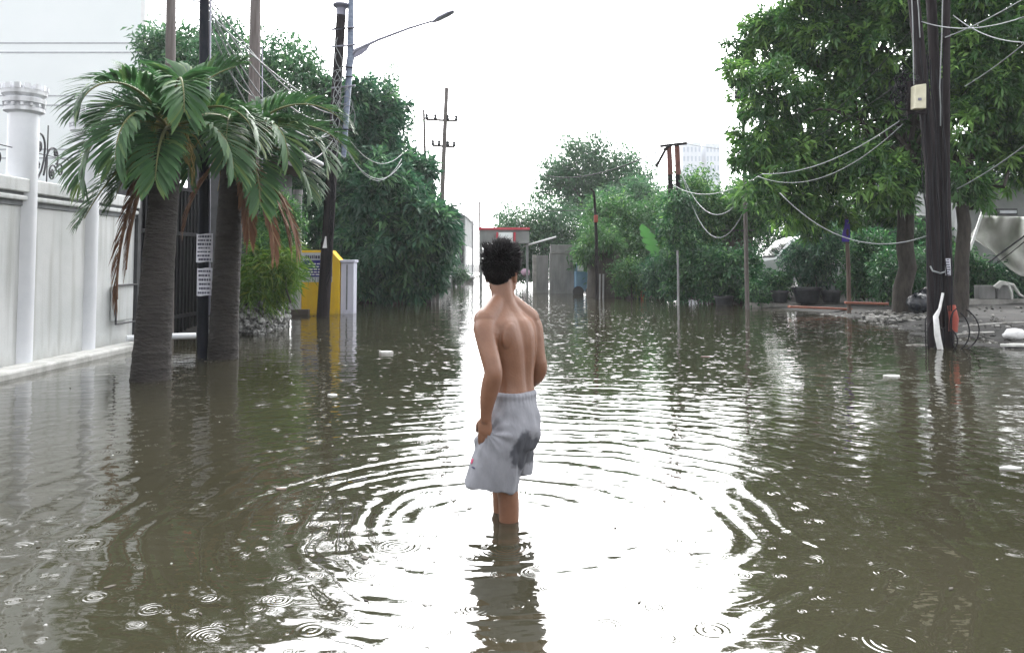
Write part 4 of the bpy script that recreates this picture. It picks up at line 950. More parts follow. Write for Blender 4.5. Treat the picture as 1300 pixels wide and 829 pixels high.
t = thing('parked_car', 'white car almost hidden behind the kerb shrubs left of the black pots', 'car', at(990, 345, 24.4))
c0 = at(1000, 360, 24.4); cz = c0[2] - .25; cx = c0[0]
prof = [(-1.0, .3), (-1.02, .75), (-.9, .95), (-.35, 1.05), (.15, 1.6), (.5, 1.72), (1.9, 1.7), (2.6, 1.15), (3.1, 1.05), (3.15, .35)]
rg_ = [np.array([(cx + a * .96, yy + 24.4, cz + .3 + (b - .3) * k) for a, b in prof]) for yy, k in ((0, .94), (.12, 1.), (1.5, 1.), (1.62, .94))]
MB().loft(rg_).build('body', 'car_paint', t, smooth=50)
MB().prism([(cx - .26, cz + 1.1), (cx + .17, cz + 1.55), (cx + .5, cz + 1.62), (cx + 1.85, cz + 1.6), (cx + 2.4, cz + 1.15)], 'y', 24.38, 24.415).build('side_window', 'glass_dark', t)
MB().prism([(cx - .30, cz + 1.08), (cx + .1, cz + 1.52), (cx + .16, cz + 1.62), (cx - .36, cz + 1.1)], 'y', 24.55, 25.9).build('windscreen', 'glass_dark', t)
for a in (-.35, 2.3):
    wh = MB(); p = np.array([[cx + a, 24.34 + k, cz + .32] for k in (0, .2)]); wh.tube(p, .32, 20).build('wheel', 'rubber', t, smooth=40)
MB().ball((cx - .97, 24.6, cz + .8), (.06, .16, .09), 10, 6).build('headlight', 'white_plastic', t, smooth=60)
t = thing('rusty_wall', 'dark rusty lean-to wall under the yellow-green tree', 'wall', (X_(928, 26), 26.4, 0))
MB().span(X_(903, 26.2), X_(956, 26.2), 26.2, 26.4, 0, Z_(294, 26.2)).build('panel', 'rust_wall', t)
MB().span(X_(901, 26), X_(958, 26), 25.9, 26.7, Z_(294, 26.2), Z_(292, 26.2)).build('roof_edge', 'roof_tile', t)

# ---- across the far water
t = thing('concrete_slab_wall', 'taller grey concrete wall slab rising from the water right of the boy\'s head', 'wall', (X_(714, 32), 32, 0))
MB().span(X_(698, 32), X_(730.5, 32), 32, 32.5, -.35, Z_(322, 32)).build('slab', 'grey_wall', t, bevel=.012)
MB().span(X_(699, 32.05), X_(730, 32.05), 32.06, 32.44, Z_(321.4, 32), Z_(311, 32)).build('top_panel', 'grey_wall', t, bevel=.012)
MB().span(X_(697.6, 32) , X_(731, 32), 31.97, 32.53, Z_(322, 32), Z_(321.3, 32)).build('joint', 'concrete', t)
t = thing('concrete_slab_wall', 'shorter grey concrete wall slab nearest the boy\'s head', 'wall', (X_(687, 32.6), 32.6, 0))
MB().span(X_(677, 32.6), X_(696, 32.6), 32.6, 33, -.35, Z_(324.5, 32.6)).build('slab', 'grey_wall', t, bevel=.012)
MB().span(X_(677, 32.6) - .02, X_(681, 32.6), 32.57, 33.03, -.35, Z_(323.6, 32.6)).build('edge_post', 'concrete', t, bevel=.01)
t = thing('vendor_cart', 'small blue cart with a pale window beside the grey concrete slabs', 'cart', (X_(742, 31), 31, 0))
MB().span(X_(731, 31), X_(753, 31), 31, 31.9, .12, Z_(345, 31)).build('cabinet', 'blue_paint', t, bevel=.02)
for a in (731.5, 751):
    for y in (31, 31.86): MB().span(X_(a, 31), X_(a + 1.5, 31), y, y + .04, Z_(345, 31), Z_(335, 31)).build('post', 'blue_paint', t)
MB().span(X_(730, 31), X_(754, 31), 30.95, 31.95, Z_(335, 31), Z_(333.2, 31)).build('canopy', 'sign_white', t, bevel=.01)
MB().span(X_(733, 31), X_(741, 31), 30.98, 31.0, Z_(344, 31), Z_(337, 31)).build('window', 'sign_white', t)
for a in (734, 750): MB().tube([(X_(a, 31), 30.96, .1), (X_(a, 31), 31.02, .1)], .22, 18).build('wheel', 'rubber', t)
tag(MB().box(onwater(733, 368) + [0, 0, .02], (.42, .2, .1), .2, -.12).build('yellow_plank', 'meter_cream', origin=onwater(733, 368), bevel=.01), 'pale yellow board floating in front of the blue cart', 'board')
tag(MB().span(X_(748, 29.5), X_(757, 29.5), 29.5, 29.8, -.05, .14).build('foam_box', 'foam', origin=(X_(752, 29.5), 29.6, 0), bevel=.02), 'pale foam box floating right of the blue cart', 'box')
OP = onwater(758, 380)
t = thing('slim_pole', 'slim dark pole with a small orange box and bent top across the water', 'utility pole', OP)
MB().tube([OP - [0, 0, .3], at(757, 300, OP[1]), at(755, 255, OP[1]), at(754, 244, OP[1]), at(750, 240, OP[1])], [.06, .055, .045, .04, .03], 10).build('pole', 'dark_pole', t, smooth=60)
MB().box(at(756.5, 278, OP[1] - .06), (.13, .14, .25)).build('orange_box', 'orange_plastic', t, bevel=.02)
for a, b in ((761, 380), (765.5, 378)): tag(MB().tube([onwater(a, b) - [0, 0, .3], at(a + .6, 348, onwater(a, b)[1])], .03, 8).build('garden_stake', 'concrete_pole', origin=onwater(a, b), smooth=60), 'thin grey stake in the water just right of the slim orange-box pole', 'stake', 'stakes beside the slim pole')
p = onwater(817, 379); t = tag(MB().lathe([(.1, -.1), (.1, .1), (.095, .34), (.06, .38)], p, 14).build('terracotta_pipe', 'orange_pipe', origin=p, smooth=40), 'short terracotta pipe standing upright in the water', 'pipe')
p = onwater(802, 377); blob('rock', 'pale mossy rock beside the terracotta pipe', 'rock', p + [0, 0, .12], (.36, .28, .3), 'stone', None, .2, 9)
tag(MB().span(X_(822, 27.5), X_(858, 27.5), 27.5, 27.8, -.3, .08).build('low_kerb', 'concrete', origin=(X_(840, 27.5), 27.6, 0), bevel=.02), 'low pale kerb strip at the waterline right of the terracotta pipe', 'kerb')
t = thing('entrance_gate', 'grey overhead gate with red trim and pale panel at the street\'s end', 'gate', (X_(641, 39), 39, 0))
MB().span(X_(608, 39), X_(672, 39), 39, 40.2, Z_(309, 39), Z_(292, 39)).build('beam', 'house_grey', t)
MB().span(X_(607, 39), X_(672.5, 39), 38.9, 40.3, Z_(292, 39), Z_(289, 39)).build('red_trim', 'red_paint', t)
MB().span(X_(633, 39), X_(651, 39), 38.9, 39, Z_(309, 39), Z_(295.5, 39)).build('pale_panel', 'pale_facade', t)
for a in (630, 652): MB().span(X_(a, 39), X_(a + 2.6, 39), 38.85, 39, Z_(314, 39), Z_(295, 39)).build('red_strip', 'red_paint', t)
for a in (609, 668): MB().span(X_(a, 39), X_(a + 3, 39), 39.2, 39.5, -.3, Z_(309, 39)).build('leg', 'house_grey', t)
pk = at(667, 346, 40); blob('pink_bundle', 'small pink bundle in the far bushes right of the boy\'s ear', 'bundle', pk, (.22, .2, .18), 'litter', None, .15, 12)
MATS['litter_pink'] = mat('litter_pink', (.45, .28, .38), (.55, .38, .48)); bpy.data.objects['pink_bundle'].data.materials[0] = MATS['litter_pink']
shrub('far_shrub', 'low hazy shrub at the far waterline right of the boy\'s head', 'shrub', [(655, 335, 14), (668, 330, 14), (660, 348, 9), (678, 345, 10)], 42, 300, 13, (.25, .08), 'leaf_far', 120, zmin=0)
shrub('far_shrub', 'low hazy shrub below the far white house on the left', 'shrub', [(572, 352, 8), (585, 350, 7), (563, 353, 7)], 41, 160, 13, (.2, .07), 'leaf_far', 121, zmin=0)
p0, p1 = at(664, 313, 40), at(706, 301, 40)
tag(MB().tube([p0, p1], .05, 8).build('barrier_arm', 'white_paint', origin=p0, smooth=60), 'raised thin white barrier arm right of the red-trimmed gate', 'barrier')
for px0, px1, pyt, hw, lab in ((898, 916, 182, 0, 'wide distant apartment tower, faint in the haze left of the tall mango tree'), (868, 892, 181, 0, 'narrow distant apartment tower, the fainter left one')):
    Y = 270; t = thing('apartment_tower', lab, 'building', (X_((px0 + px1) / 2, Y), Y, 0), 'distant towers in the haze')
    MB().span(X_(px0, Y), X_(px1, Y), Y, Y + 12, 0, Z_(pyt, Y)).build('wall', 'tower_wall', t)
    for z in np.arange(4, Z_(pyt, Y) - 2, 3.2):
        for q in np.linspace(px0 + 1, px1 - 3.4, 4 if px1 - px0 < 20 else 5): MB().span(X_(q, Y), X_(q + 2.2, Y), Y - .08, Y, z, z + 1.7).build('window', 'tower_glass', t)

# ---- floating bits
def floater(name, label, px, py, size, m, rz=0., cat='litter'):
    p = onwater(px, py); random.seed(int(px)); mb = MB(); n = 9; a = [random.uniform(.75, 1.1) for _ in range(n)]
    mb.prism([(p[0] + size[0] / 2 * a[k] * math.cos(rz + k * 2 * math.pi / n), p[1] + size[1] / 2 * a[k] * math.sin(rz + k * 2 * math.pi / n)) for k in range(n)], 'z', -.01, size[2])
    return tag(mb.build(name, m, origin=p, bevel=min(.01, size[2] * .4)), label, cat)
floater('foam_piece', 'white foam block floating left of the boy, level with his shoulders', 490, 449, (.2, .13, .035), 'foam')
floater('foam_piece', 'flat white scrap floating left of the pole cluster', 1132, 478, (.2, .14, .015), 'foam')
floater('foam_piece', 'small white scrap floating between boy and second palm', 422, 502, (.11, .08, .012), 'foam')
floater('foam_piece', 'long white scrap floating at the right edge of the water', 1283, 595, (.16, .05, .012), 'foam')
floater('foam_piece', 'tiny white lump floating below the right concrete slab', 700, 371, (.3, .25, .1), 'foam')
floater('foam_piece', 'white lump with a stick floating before the stump', 776, 377, (.35, .3, .14), 'foam')
floater('floating_leaf', 'brown leaf floating left of the boy\'s shorts', 357, 621, (.07, .035, .006), 'stick', .4, 'leaf')
floater('floating_leaf', 'dull brown leaf floating beyond the boy\'s right elbow', 895, 453, (.14, .07, .008), 'stick', .2, 'leaf')
rng = np.random.default_rng(77); mb = MB()
for k in range(80):
    y = 2.4 + 16 * rng.random() ** 1.5; x = rng.uniform(-.62, .62) * y; r = rng.uniform(.003, .007) * (1 + y * .06)
    if not -5.2 < x < 6.5: continue
    mb.ball((x, y, 0), (r, r, r * .7), 8, 5)
rb_ = bpy.data.materials.new('bubble'); rb_.use_nodes = True; b_ = rb_.node_tree.nodes['Principled BSDF']; b_.inputs['Base Color'].default_value = (.3, .3, .28, 1); b_.inputs['Roughness'].default_value = .15; MATS['bubble'] = rb_
tag(mb.build('rain_bubbles', 'bubble', origin=(0, 0, 0), smooth=180), None, None, None, 'stuff')

rng = np.random.default_rng(91); mb = MB()
for k in range(120):
    if k < 80:
        c = (b1, b2, PC, LP)[k % 4]; a = rng.uniform(0, 6.28); rr = .2 + abs(rng.normal(0, .22)); x, y = c[0] + rr * math.cos(a), c[1] + rr * math.sin(a)
    else: y = 2.6 + 17 * rng.random() ** 1.3; x = rng.uniform(-.6, .6) * y
    if not -5.3 < x < 6.3: continue
    l = rng.uniform(.006, .022) * (1 + .06 * y); q = rng.uniform(0, 6.28); w_ = l * rng.uniform(.25, .6)
    mb.prism([(x + u * math.cos(q) - v * math.sin(q), y + u * math.sin(q) + v * math.cos(q)) for u, v in ((-l, 0), (-.3 * l, -w_), (.6 * l, -.7 * w_), (l, 0), (.3 * l, w_), (-.5 * l, .6 * w_))], 'z', -.003, .004)
tag(mb.build('floating_debris', 'debris', origin=(0, 0, 0)), None, None, None, 'stuff')

# ---- overhead cables
CG, CR = 'cables over the left bank', 'cables on the right'
a0 = at(261, -10, bp[1])
for k, (d, sg, lab) in enumerate(((at(424, 145, LY), .35, 'topmost pale cable from the black pole down to the lamp pole'), (at(425, 152, LY), .55, 'second pale cable from the black pole to the lamp pole'), (at(425, 168, LY), .75, 'lowest sagging pale cable from the black pole to the lamp pole'), (at(424, 160, LY), .95, 'thin loose cable sagging under the bunch from black pole to lamp pole'), (at(426, 139, LY), .2, 'tautest thin cable from the black pole to the lamp pole'), (at(424, 176, LY), 1.15, 'slackest cable hanging lowest between black pole and lamp pole'))):
    cable(a0 + [0, 0, -.06 * k], d, sg, .015, lab, group=CG)
for k, (d, sg, lab) in enumerate(((at(556, 190, 31), 1.1, 'upper cable drooping from lamp pole across the big dark tree'), (at(556, 204, 31), 1.7, 'lower cable drooping deepest across the big dark tree'), (at(545, 196, 31), 1.35, 'middle cable drooping across the big dark tree'))):
    p = at(427, 150 + 8 * k, LY - .1); t_ = np.linspace(0, 1, 18)
    cable(p, at(510, 196 + 6 * k, 22.0), sg * .55, .013, lab, group=CG)
cable(at(218, -30, 13), at(326, -60, 14.6), .2, .01, 'short cable between the two wooden poles', 'cable_dark', CG)
cable(at(290, 90, 12), at(336, 128, 14.5), .1, .008, 'thin service wire slanting behind the second wooden pole', group=CG)
cable(at(0, -90, 9), at(259, 4, bp[1]), .1, .012, 'dark cable entering from upper left to the black pole', 'cable_dark', CG)
q0 = at(1142, 154, PY - .1)
cable(q0, at(968, 221, 15.5), .22, .011, 'pale cable from the meter box sagging left through the mango tree', group=CR)
cable(at(1146, 158, PY - .1), at(962, 224, 15.5), .42, .009, 'second thin cable below the meter box cable', group=CR)
cable(at(968, 221, 15.5), at(855, 235, 25), .35, .012, 'cable from the mango tree to the twin poles', group=CR)
cable(at(866, 222, 25.2), at(950, 240, 20), .95, .016, 'pale looped cable hanging in front of the yellow-green tree, upper loop', group=CR)
cable(at(864, 215, 25.2), at(958, 235, 20), 1.75, .016, 'pale looped cable hanging in front of the yellow-green tree, lower loop', group=CR)
cable(at(990, 245, 14), at(1176, 300, PY - .1), .42, .011, 'pale cable sagging over the purple ribbon to the pole cluster', group=CR)
cable(at(1170, 28, PY - .1), at(1300, 22, 9.5), .12, .011, 'pale cable running level right from the pole cluster top', group=CR)
cable(at(1200, 48, PY - .1), at(1330, -20, 9.5), .05, .011, 'pale cable climbing right to the photo\'s upper corner', group=CR)
cable(at(1210, 20, PY), at(1300, 54, 9.8), .1, .010, 'pale cable slanting down right, crossing the level one', group=CR)
cable(at(1225, 110, 12.5), at(1310, 48, 9.8), .03, .010, 'thin wire rising right in front of the broad leafy tree', group=CR)
cable(at(1215, 240, 14), at(1320, 170, 11), .05, .012, 'grey cable along the low bough above the tarpaulin', group=CR)
cable(at(1250, 345, 15), at(1320, 290, 12), .03, .010, 'dark rope crossing in front of the tarpaulin', 'cable_dark', CR)
cable(at(1150, 100, PY), at(945, 200, 22), .3, .008, 'thin dark wire through the mango tree crown', 'cable_dark', CR)
cable(at(1165, 30, PY), at(1000, 190, 17), .15, .008, 'upper thin dark wire through the mango tree crown', 'cable_dark', CR)
cable(at(850, 186, 25), at(690, 222, 48), .5, .03, 'dark cable from the twin poles across the hazy wide tree', 'cable_dark', CR)
cable(at(872, 183, 25), at(990, 190, 22), .1, .012, 'faint wire from the twin poles toward the mango tree', 'cable_pale', CR)
cable(at(640, 262, 47), at(757, 266, 30), .15, .02, 'dark wire across the far trees to the slim pole', 'cable_dark', CR)
crossarm_pole(948, 942, 80, 21, .055, [(127, 935, 947), (152, 938, 948)], 'slim grey pole at the mango tree\'s left edge under a leafy sprig')
# ================================================================== THE BOY IN THE WATER
FX, FY = WADER[0] + .012, WADER[1]     # pixel 645
PER = thing('person', 'bare-backed boy in grey shorts wading with his back turned, looking down the flooded street', 'person', (FX, FY, -.3))
def W(x, y, z): return np.array([FX + x, FY + y, z])
def ring(cx, cy, z, a, b, yaw, n=40, groove=0., tiltx=0., tilty=0., p=2.2):
    u = np.linspace(0, 2 * math.pi, n, endpoint=False); c, s = np.cos(u), np.sin(u)
    k = (np.abs(c) ** p + np.abs(s) ** p) ** (-1 / p)
    if groove: k = k * (1 - groove * np.exp(-((u - 1.5 * math.pi) / .16) ** 2) + groove * .55 * (np.exp(-((u - 1.5 * math.pi - .42) / .24) ** 2) + np.exp(-((u - 1.5 * math.pi + .42) / .24) ** 2)))
    x, y = a * c * k, b * s * k; q = math.radians(yaw)
    X_, Y_ = x * math.cos(q) - y * math.sin(q), x * math.sin(q) + y * math.cos(q)
    return np.stack([FX + cx + X_, FY + cy + Y_, z + tiltx * X_ + tilty * Y_], 1)
def spline_rings(rows, k, **kw):
    """Sections (cx, cy, z, a, b, yaw, groove) interpolated to k rings."""
    r = np.array(rows, float); u = np.linspace(0, 1, len(r)); q = np.linspace(0, 1, k)
    m = np.gradient(r, u, axis=0); o = []
    for t_ in q:
        i = min(int(t_ * (len(r) - 1)), len(r) - 2); h = u[i + 1] - u[i]; s = (t_ - u[i]) / h
        v = (2 * s**3 - 3 * s**2 + 1) * r[i] + (s**3 - 2 * s**2 + s) * h * m[i] + (-2 * s**3 + 3 * s**2) * r[i + 1] + (s**3 - s**2) * h * m[i + 1]
        o.append(ring(v[0], v[1], v[2], max(v[3], .004), max(v[4], .004), v[5], groove=v[6], **kw))
    return o
def curve(pts, n):
    r = np.array(pts, float); u = np.linspace(0, 1, len(r)); m = np.gradient(r, u, axis=0); o = []
    for t_ in np.linspace(0, 1, n):
        i = min(int(t_ * (len(r) - 1)), len(r) - 2); h = u[i + 1] - u[i]; s = (t_ - u[i]) / h
        o.append((2 * s**3 - 3 * s**2 + 1) * r[i] + (s**3 - 2 * s**2 + s) * h * m[i] + (-2 * s**3 + 3 * s**2) * r[i + 1] + (s**3 - s**2) * h * m[i + 1])
    return np.array(o)
def limbskin(mb, pts, n=26, seg=20, cap=True):
    c = curve(pts, n); mb.tube([W(*p[:3]) for p in c], c[:, 3], seg)
    for e in (c[0], c[-1]) if cap else (): mb.ball(W(*e[:3]), e[3], 16, 10)
def hand(mb, wrist, k_dir, flat, thumb_side, curl, size=.165):
    """Palm plus five separate bent fingers; k_dir runs wrist to knuckles, flat is the back-of-hand normal."""
    k, fl = unit(k_dir), unit(flat); fl = unit(fl - k * np.dot(fl, k)); sd = np.cross(k, fl) * thumb_side
    pl = size * .52; w = np.asarray(wrist)
    rg = []
    for u, hw, ht in ((-.1, .024, .019), (.15, .03, .016), (.5, .037, .0145), (.85, .038, .0125), (1.04, .032, .009)):
        a = np.linspace(0, 2 * math.pi, 20, endpoint=False); kk = (np.abs(np.cos(a)) ** 2.6 + np.abs(np.sin(a)) ** 2.6) ** (-1 / 2.6)
        c = w + k * pl * u; rg.append(c + np.outer(np.cos(a) * kk * hw, sd) + np.outer(np.sin(a) * kk * ht, fl))
    mb.loft(rg)
    for i, (o, ln, r, extra) in enumerate(((.028, .072, .0086, 0), (.0095, .08, .009, .05), (-.0095, .075, .0086, .08), (-.027, .06, .0076, .1))):
        p = w + k * pl * (.93 - .012 * abs(i - 1)) + sd * o; d = unit(k + sd * o * 1.2); pts = [p - d * .02, p]; ang = 0
        for seg_, cu in ((.44, .45), (.31, 1.), (.25, .7)):
            ang += (curl + extra) * cu; dd = unit(d * math.cos(ang) - fl * math.sin(ang)); pts.append(pts[-1] + dd * ln * seg_)
        mb.tube(curve(pts, 12), np.interp(np.linspace(0, 1, 12), [0, .5, 1], [r * 1.06, r, r * .78]), 10)
    p = w + k * pl * .22 + sd * .024; t1 = unit(k * .75 + sd * .75 - fl * .35); t2 = unit(k * .95 + sd * .25 - fl * .55)
    mb.tube(curve([p - t1 * .015, p + t1 * .032, p + t1 * .038 + t2 * .026, p + t1 * .04 + t2 * .052], 12), np.linspace(.0125, .0078, 12), 10)

def skin_mesh(mb, name, voxel, smooth, fac=.5):
    me = mb.mesh('work'); o = bpy.data.objects.new('work', me); col.objects.link(o)
    r = o.modifiers.new('r', 'REMESH'); r.mode = 'VOXEL'; r.voxel_size = voxel
    s = o.modifiers.new('s', 'SMOOTH'); s.factor = fac; s.iterations = smooth
    dg = bpy.context.evaluated_depsgraph_get(); res = bpy.data.meshes.new_from_object(o.evaluated_get(dg)); res.name = name
    bpy.data.objects.remove(o); bpy.data.meshes.remove(me); return res

body = MB()
# trunk: hips, waist, ribs, shoulders, neck  (cx, cy, z, a, b, yaw, groove)
body.loft(spline_rings([(.03, 0, .40, .115, .09, 62, 0), (.035, 0, .52, .125, .09, 60, .02), (.037, 0, .61, .112, .078, 54, .06), (.034, 0, .69, .108, .076, 48, .08), (.03, .0, .78, .121, .084, 43, .09),
    (.022, .0, .86, .136, .092, 40, .09), (.012, .0, .92, .143, .092, 38, .10), (.004, .0, .965, .138, .082, 38, .09), (-.004, .008, .995, .112, .068, 36, .06), (-.014, .016, 1.022, .086, .062, 30, .03), (-.024, .026, 1.06, .064, .060, 15, .02), (-.029, .032, 1.11, .058, .060, 0, .02), (-.033, .04, 1.17, .057, .060, -10, 0)], 64))
HY = math.radians(-14); hc = np.array([-.036, .055, 1.2])           # face looks away and a little to the right
fwd = np.array([-math.sin(HY), math.cos(HY), 0]); rgt = np.array([math.cos(HY), math.sin(HY), 0])
def hp(r, f_, z): return FX + hc[0] + rgt[0] * r + fwd[0] * f_, FY + hc[1] + rgt[1] * r + fwd[1] * f_, hc[2] + z
def hball(r, f_, z, rad, mb=body, n=20, m=14):
    k = MB().ball((0, 0, 0), rad, n, m); v = k.v[0]; q = np.array(hp(r, f_, z))
    mb.add(q + np.outer(v[:, 0], rgt) + np.outer(v[:, 1], fwd) + np.outer(v[:, 2], [0, 0, 1]), k.f)
hball(0, -.008, .025, (.073, .092, .098)); hball(0, .035, -.05, (.058, .06, .075)); hball(0, .062, -.092, (.034, .035, .034)); hball(0, .05, -.02, (.055, .045, .07))
hball(0, .105, -.028, (.014, .022, .016)); hball(0, .094, -.005, (.010, .014, .03)); hball(0, .088, -.066, (.023, .012, .007)); hball(0, .088, -.078, (.021, .012, .008)); hball(0, .082, .028, (.052, .014, .012))
for s in (-1, 1):
    hball(s * .038, .07, -.025, (.022, .022, .018)); hball(s * .012, .096, -.036, (.008, .01, .008))
    hball(s * .074, -.004, -.012, (.011, .023, .033)); hball(s * .081, -.012, .008, (.007, .017, .02)); hball(s * .077, .004, -.036, (.007, .012, .012))
    hball(s * .05, .028, -.058, (.02, .04, .035))
# trapezius and shoulder blades
for pts in ([(-.035, .015, 1.09, .036), (-.072, -.03, 1.028, .048), (-.112, -.075, .978, .058)], [(-.015, .03, 1.09, .036), (.045, .06, 1.028, .048), (.105, .095, .972, .056)]): limbskin(body, pts, 14)
def bump(x, y, z, rad, tilt, yaw):
    k = MB().ball((0, 0, 0), rad, 16, 10); v = k.v[0].copy(); c, s = math.cos(tilt), math.sin(tilt)
    v[:, 0], v[:, 2] = v[:, 0] * c - v[:, 2] * s, v[:, 0] * s + v[:, 2] * c
    q = math.radians(yaw); x2 = v[:, 0] * math.cos(q) - v[:, 1] * math.sin(q); y2 = v[:, 0] * math.sin(q) + v[:, 1] * math.cos(q)
    body.add(np.stack([x2, y2, v[:, 2]], 1) + W(x, y, z), k.f)
bump(.008, -.100, .90, (.046, .018, .066), -.22, 38); bump(-.068, -.098, .90, (.04, .036, .06), 0, 38); bump(.098, -.028, .89, (.046, .018, .066), .22, 38)
# arms  (x, y, z, r)
limbskin(body, [(-.105, -.07, .965, .058), (-.113, -.10, .935, .056), (-.102, -.13, .87, .050), (-.084, -.16, .80, .046), (-.070, -.178, .735, .044), (-.080, -.165, .68, .046), (-.096, -.15, .61, .039), (-.105, -.14, .54, .029), (-.106, -.135, .51, .028)], 40)
hand(body, W(-.106, -.135, .512), (-.08, .06, -1), (-.45, -.9, 0), 1, .2, .15)
limbskin(body, [(.098, .09, .96, .054), (.124, .10, .93, .052), (.136, .095, .86, .048), (.146, .09, .79, .043), (.158, .095, .725, .042), (.140, .12, .675, .042), (.095, .16, .625, .032), (.045, .20, .585, .026), (.02, .215, .57, .024)], 40)
hand(body, W(.025, .212, .575), (-.75, .25, -.55), (.25, 1, .2), 1, .5, .16)
# legs
limbskin(body, [(-.005, -.04, .46, .058), (-.028, -.065, .36, .066), (-.02, -.065, .24, .06), (-.004, -.055, .155, .052), (.002, -.05, .10, .051), (.004, -.045, .03, .050), (.004, -.04, -.05, .044), (.004, -.035, -.2, .033), (.004, -.035, -.27, .036)], 44, cap=False)
limbskin(body, [(.02, .06, .46, .058), (.0, .08, .34, .066), (-.018, .09, .24, .06), (-.028, .09, .155, .051), (-.030, .095, .09, .049), (-.031, .10, .02, .046), (-.031, .10, -.05, .042), (-.03, .10, -.2, .032), (-.03, .10, -.27, .036)], 44, cap=False)
for x, y in ((.004, -.035), (-.03, .10)):
    limbskin(body, [(x + .045, y - .02, -.285, .026), (x, y, -.26, .04), (x - .06, y + .05, -.28, .032), (x - .12, y + .095, -.288, .022), (x - .16, y + .125, -.293, .012)], 16)
me = skin_mesh(body, 'body', .0042, 9)
sk = mat('skin', (.172, .080, .047), (.228, .112, .068), .4, 7., bump=.0012, bscale=90)
nb = sk.node_tree.nodes['Principled BSDF']; nb.inputs['Subsurface Weight'].default_value = .12; nb.inputs['Subsurface Radius'].default_value = (.012, .005, .003); nb.inputs['Subsurface Scale'].default_value = 1
me.transform(__import__('mathutils').Matrix.Translation((-FX, -FY, .3)))
bo = link('body', me, 'skin', PER, (FX, FY, -.3), 180)
mat('eye_white', (.6, .6, .58), (.65, .65, .63), .2)
for s in (-1, 1):
    eb = MB(); hball(s * .032, .083, -.004, (.011, .009, .006), eb, 14, 8); e = eb.build('eye', 'eye_white', PER, smooth=180)
    eb = MB(); hball(s * .032, .0905, -.004, (.005, .003, .005), eb, 12, 8); eb.build('iris', 'rubber', e, smooth=180)

# hair: a cap plus a few thousand curved locks
mat('hair', (.004, .0035, .004), (.010, .008, .009), .6, 30, spec=.22)
rng = np.random.default_rng(5); HV, HT, nv = [], [], 0
cap = MB(); k = MB().ball((0, 0, 0), (1, 1, 1), 32, 24); v = k.v[0]
def sst(x, a, b): x = np.clip((x - a) / (b - a), 0, 1); return x * x * (3 - 2 * x)
def capr(v):
    """Hair thickness by direction: deep on top and sides, thinning to the nape, open at the face."""
    th = .005 + .010 * sst(v[:, 2], -.45, .5) + .006 * sst(np.abs(v[:, 0]), .3, .9) * sst(v[:, 2], -.25, .15)
    face = (v[:, 1] > .2) & (v[:, 2] < .1 + .5 * (v[:, 1] - .2)); side = v[:, 2] < -.84 + .72 * np.abs(v[:, 0]) ** 1.4; low = v[:, 2] < -.9
    return np.where(face | side | low, -.03, th)
bs_ = np.array([.073, .092, .098]); vv = v * (bs_ + capr(unit(v))[:, None]); q = np.array(hp(0, -.008, .025))
cap.add(q + np.outer(vv[:, 0], rgt) + np.outer(vv[:, 1], fwd) + np.outer(vv[:, 2], [0, 0, 1]), k.f)
hr = cap.build('hair', 'hair', PER, smooth=180)
n = 6500; d = rand_unit(n * 3, rng); th = capr(d); d = d[th > 0][:n]; th = th[th > 0][:n]; n = len(d)
root = d * (bs_ + th[:, None] * .35); top_ = np.clip(d[:, 2] + .15, 0, 1)
up_ = sst(d[:, 2], -.05, .85)
ln = (.017 + .032 * up_ + .003 * np.abs(d[:, 0])) * rng.uniform(.6, 1.3, n) * (1 - .5 * sst(-d[:, 2], .35, .7))
ln *= 1 + .4 * up_ * np.sin(d[:, 0] * 8 + 1) * np.sin(d[:, 1] * 7 + d[:, 0] * 4)
tw = np.sin(d[:, 0] * 7 + d[:, 2] * 5 + 2 * np.sin(d[:, 1] * 5))
flow = unit(d * (.34 + .6 * up_)[:, None] + np.stack([.42 * tw + .15, .25 * up_, -.95 + 1.3 * up_], 1) + rng.normal(0, .13, (n, 3)))
fl2 = unit(flow + np.stack([.22 * up_ + 0 * tw, .1 * tw, -.2 + .1 * up_], 1) + d * .12 * (1 - up_)[:, None] + rng.normal(0, .12, (n, 3)))
s1 = unit(np.cross(flow, d)); wd = rng.uniform(.0030, .0066, n)[:, None]
m1 = root + flow * ln[:, None] * .55; tp = m1 + fl2 * ln[:, None] * .5
V = np.stack([root - s1 * wd, root + s1 * wd, root + d * wd, m1 - s1 * wd * .8, m1 + s1 * wd * .8, m1 + d * wd * .8, tp], 1).reshape(-1, 3)
V = q + np.outer(V[:, 0], rgt) + np.outer(V[:, 1], fwd) + np.outer(V[:, 2], [0, 0, 1])
j = np.arange(n)[:, None] * 7
T = np.concatenate([j + o for o in ([0, 1, 4], [0, 4, 3], [1, 2, 5], [1, 5, 4], [2, 0, 3], [2, 3, 5], [3, 4, 6], [4, 5, 6], [5, 3, 6])], 1).reshape(-1, 3)
link('hair_lock', trimesh('hair_lock', V - world_loc(PER), T), 'hair', hr, world_loc(PER))

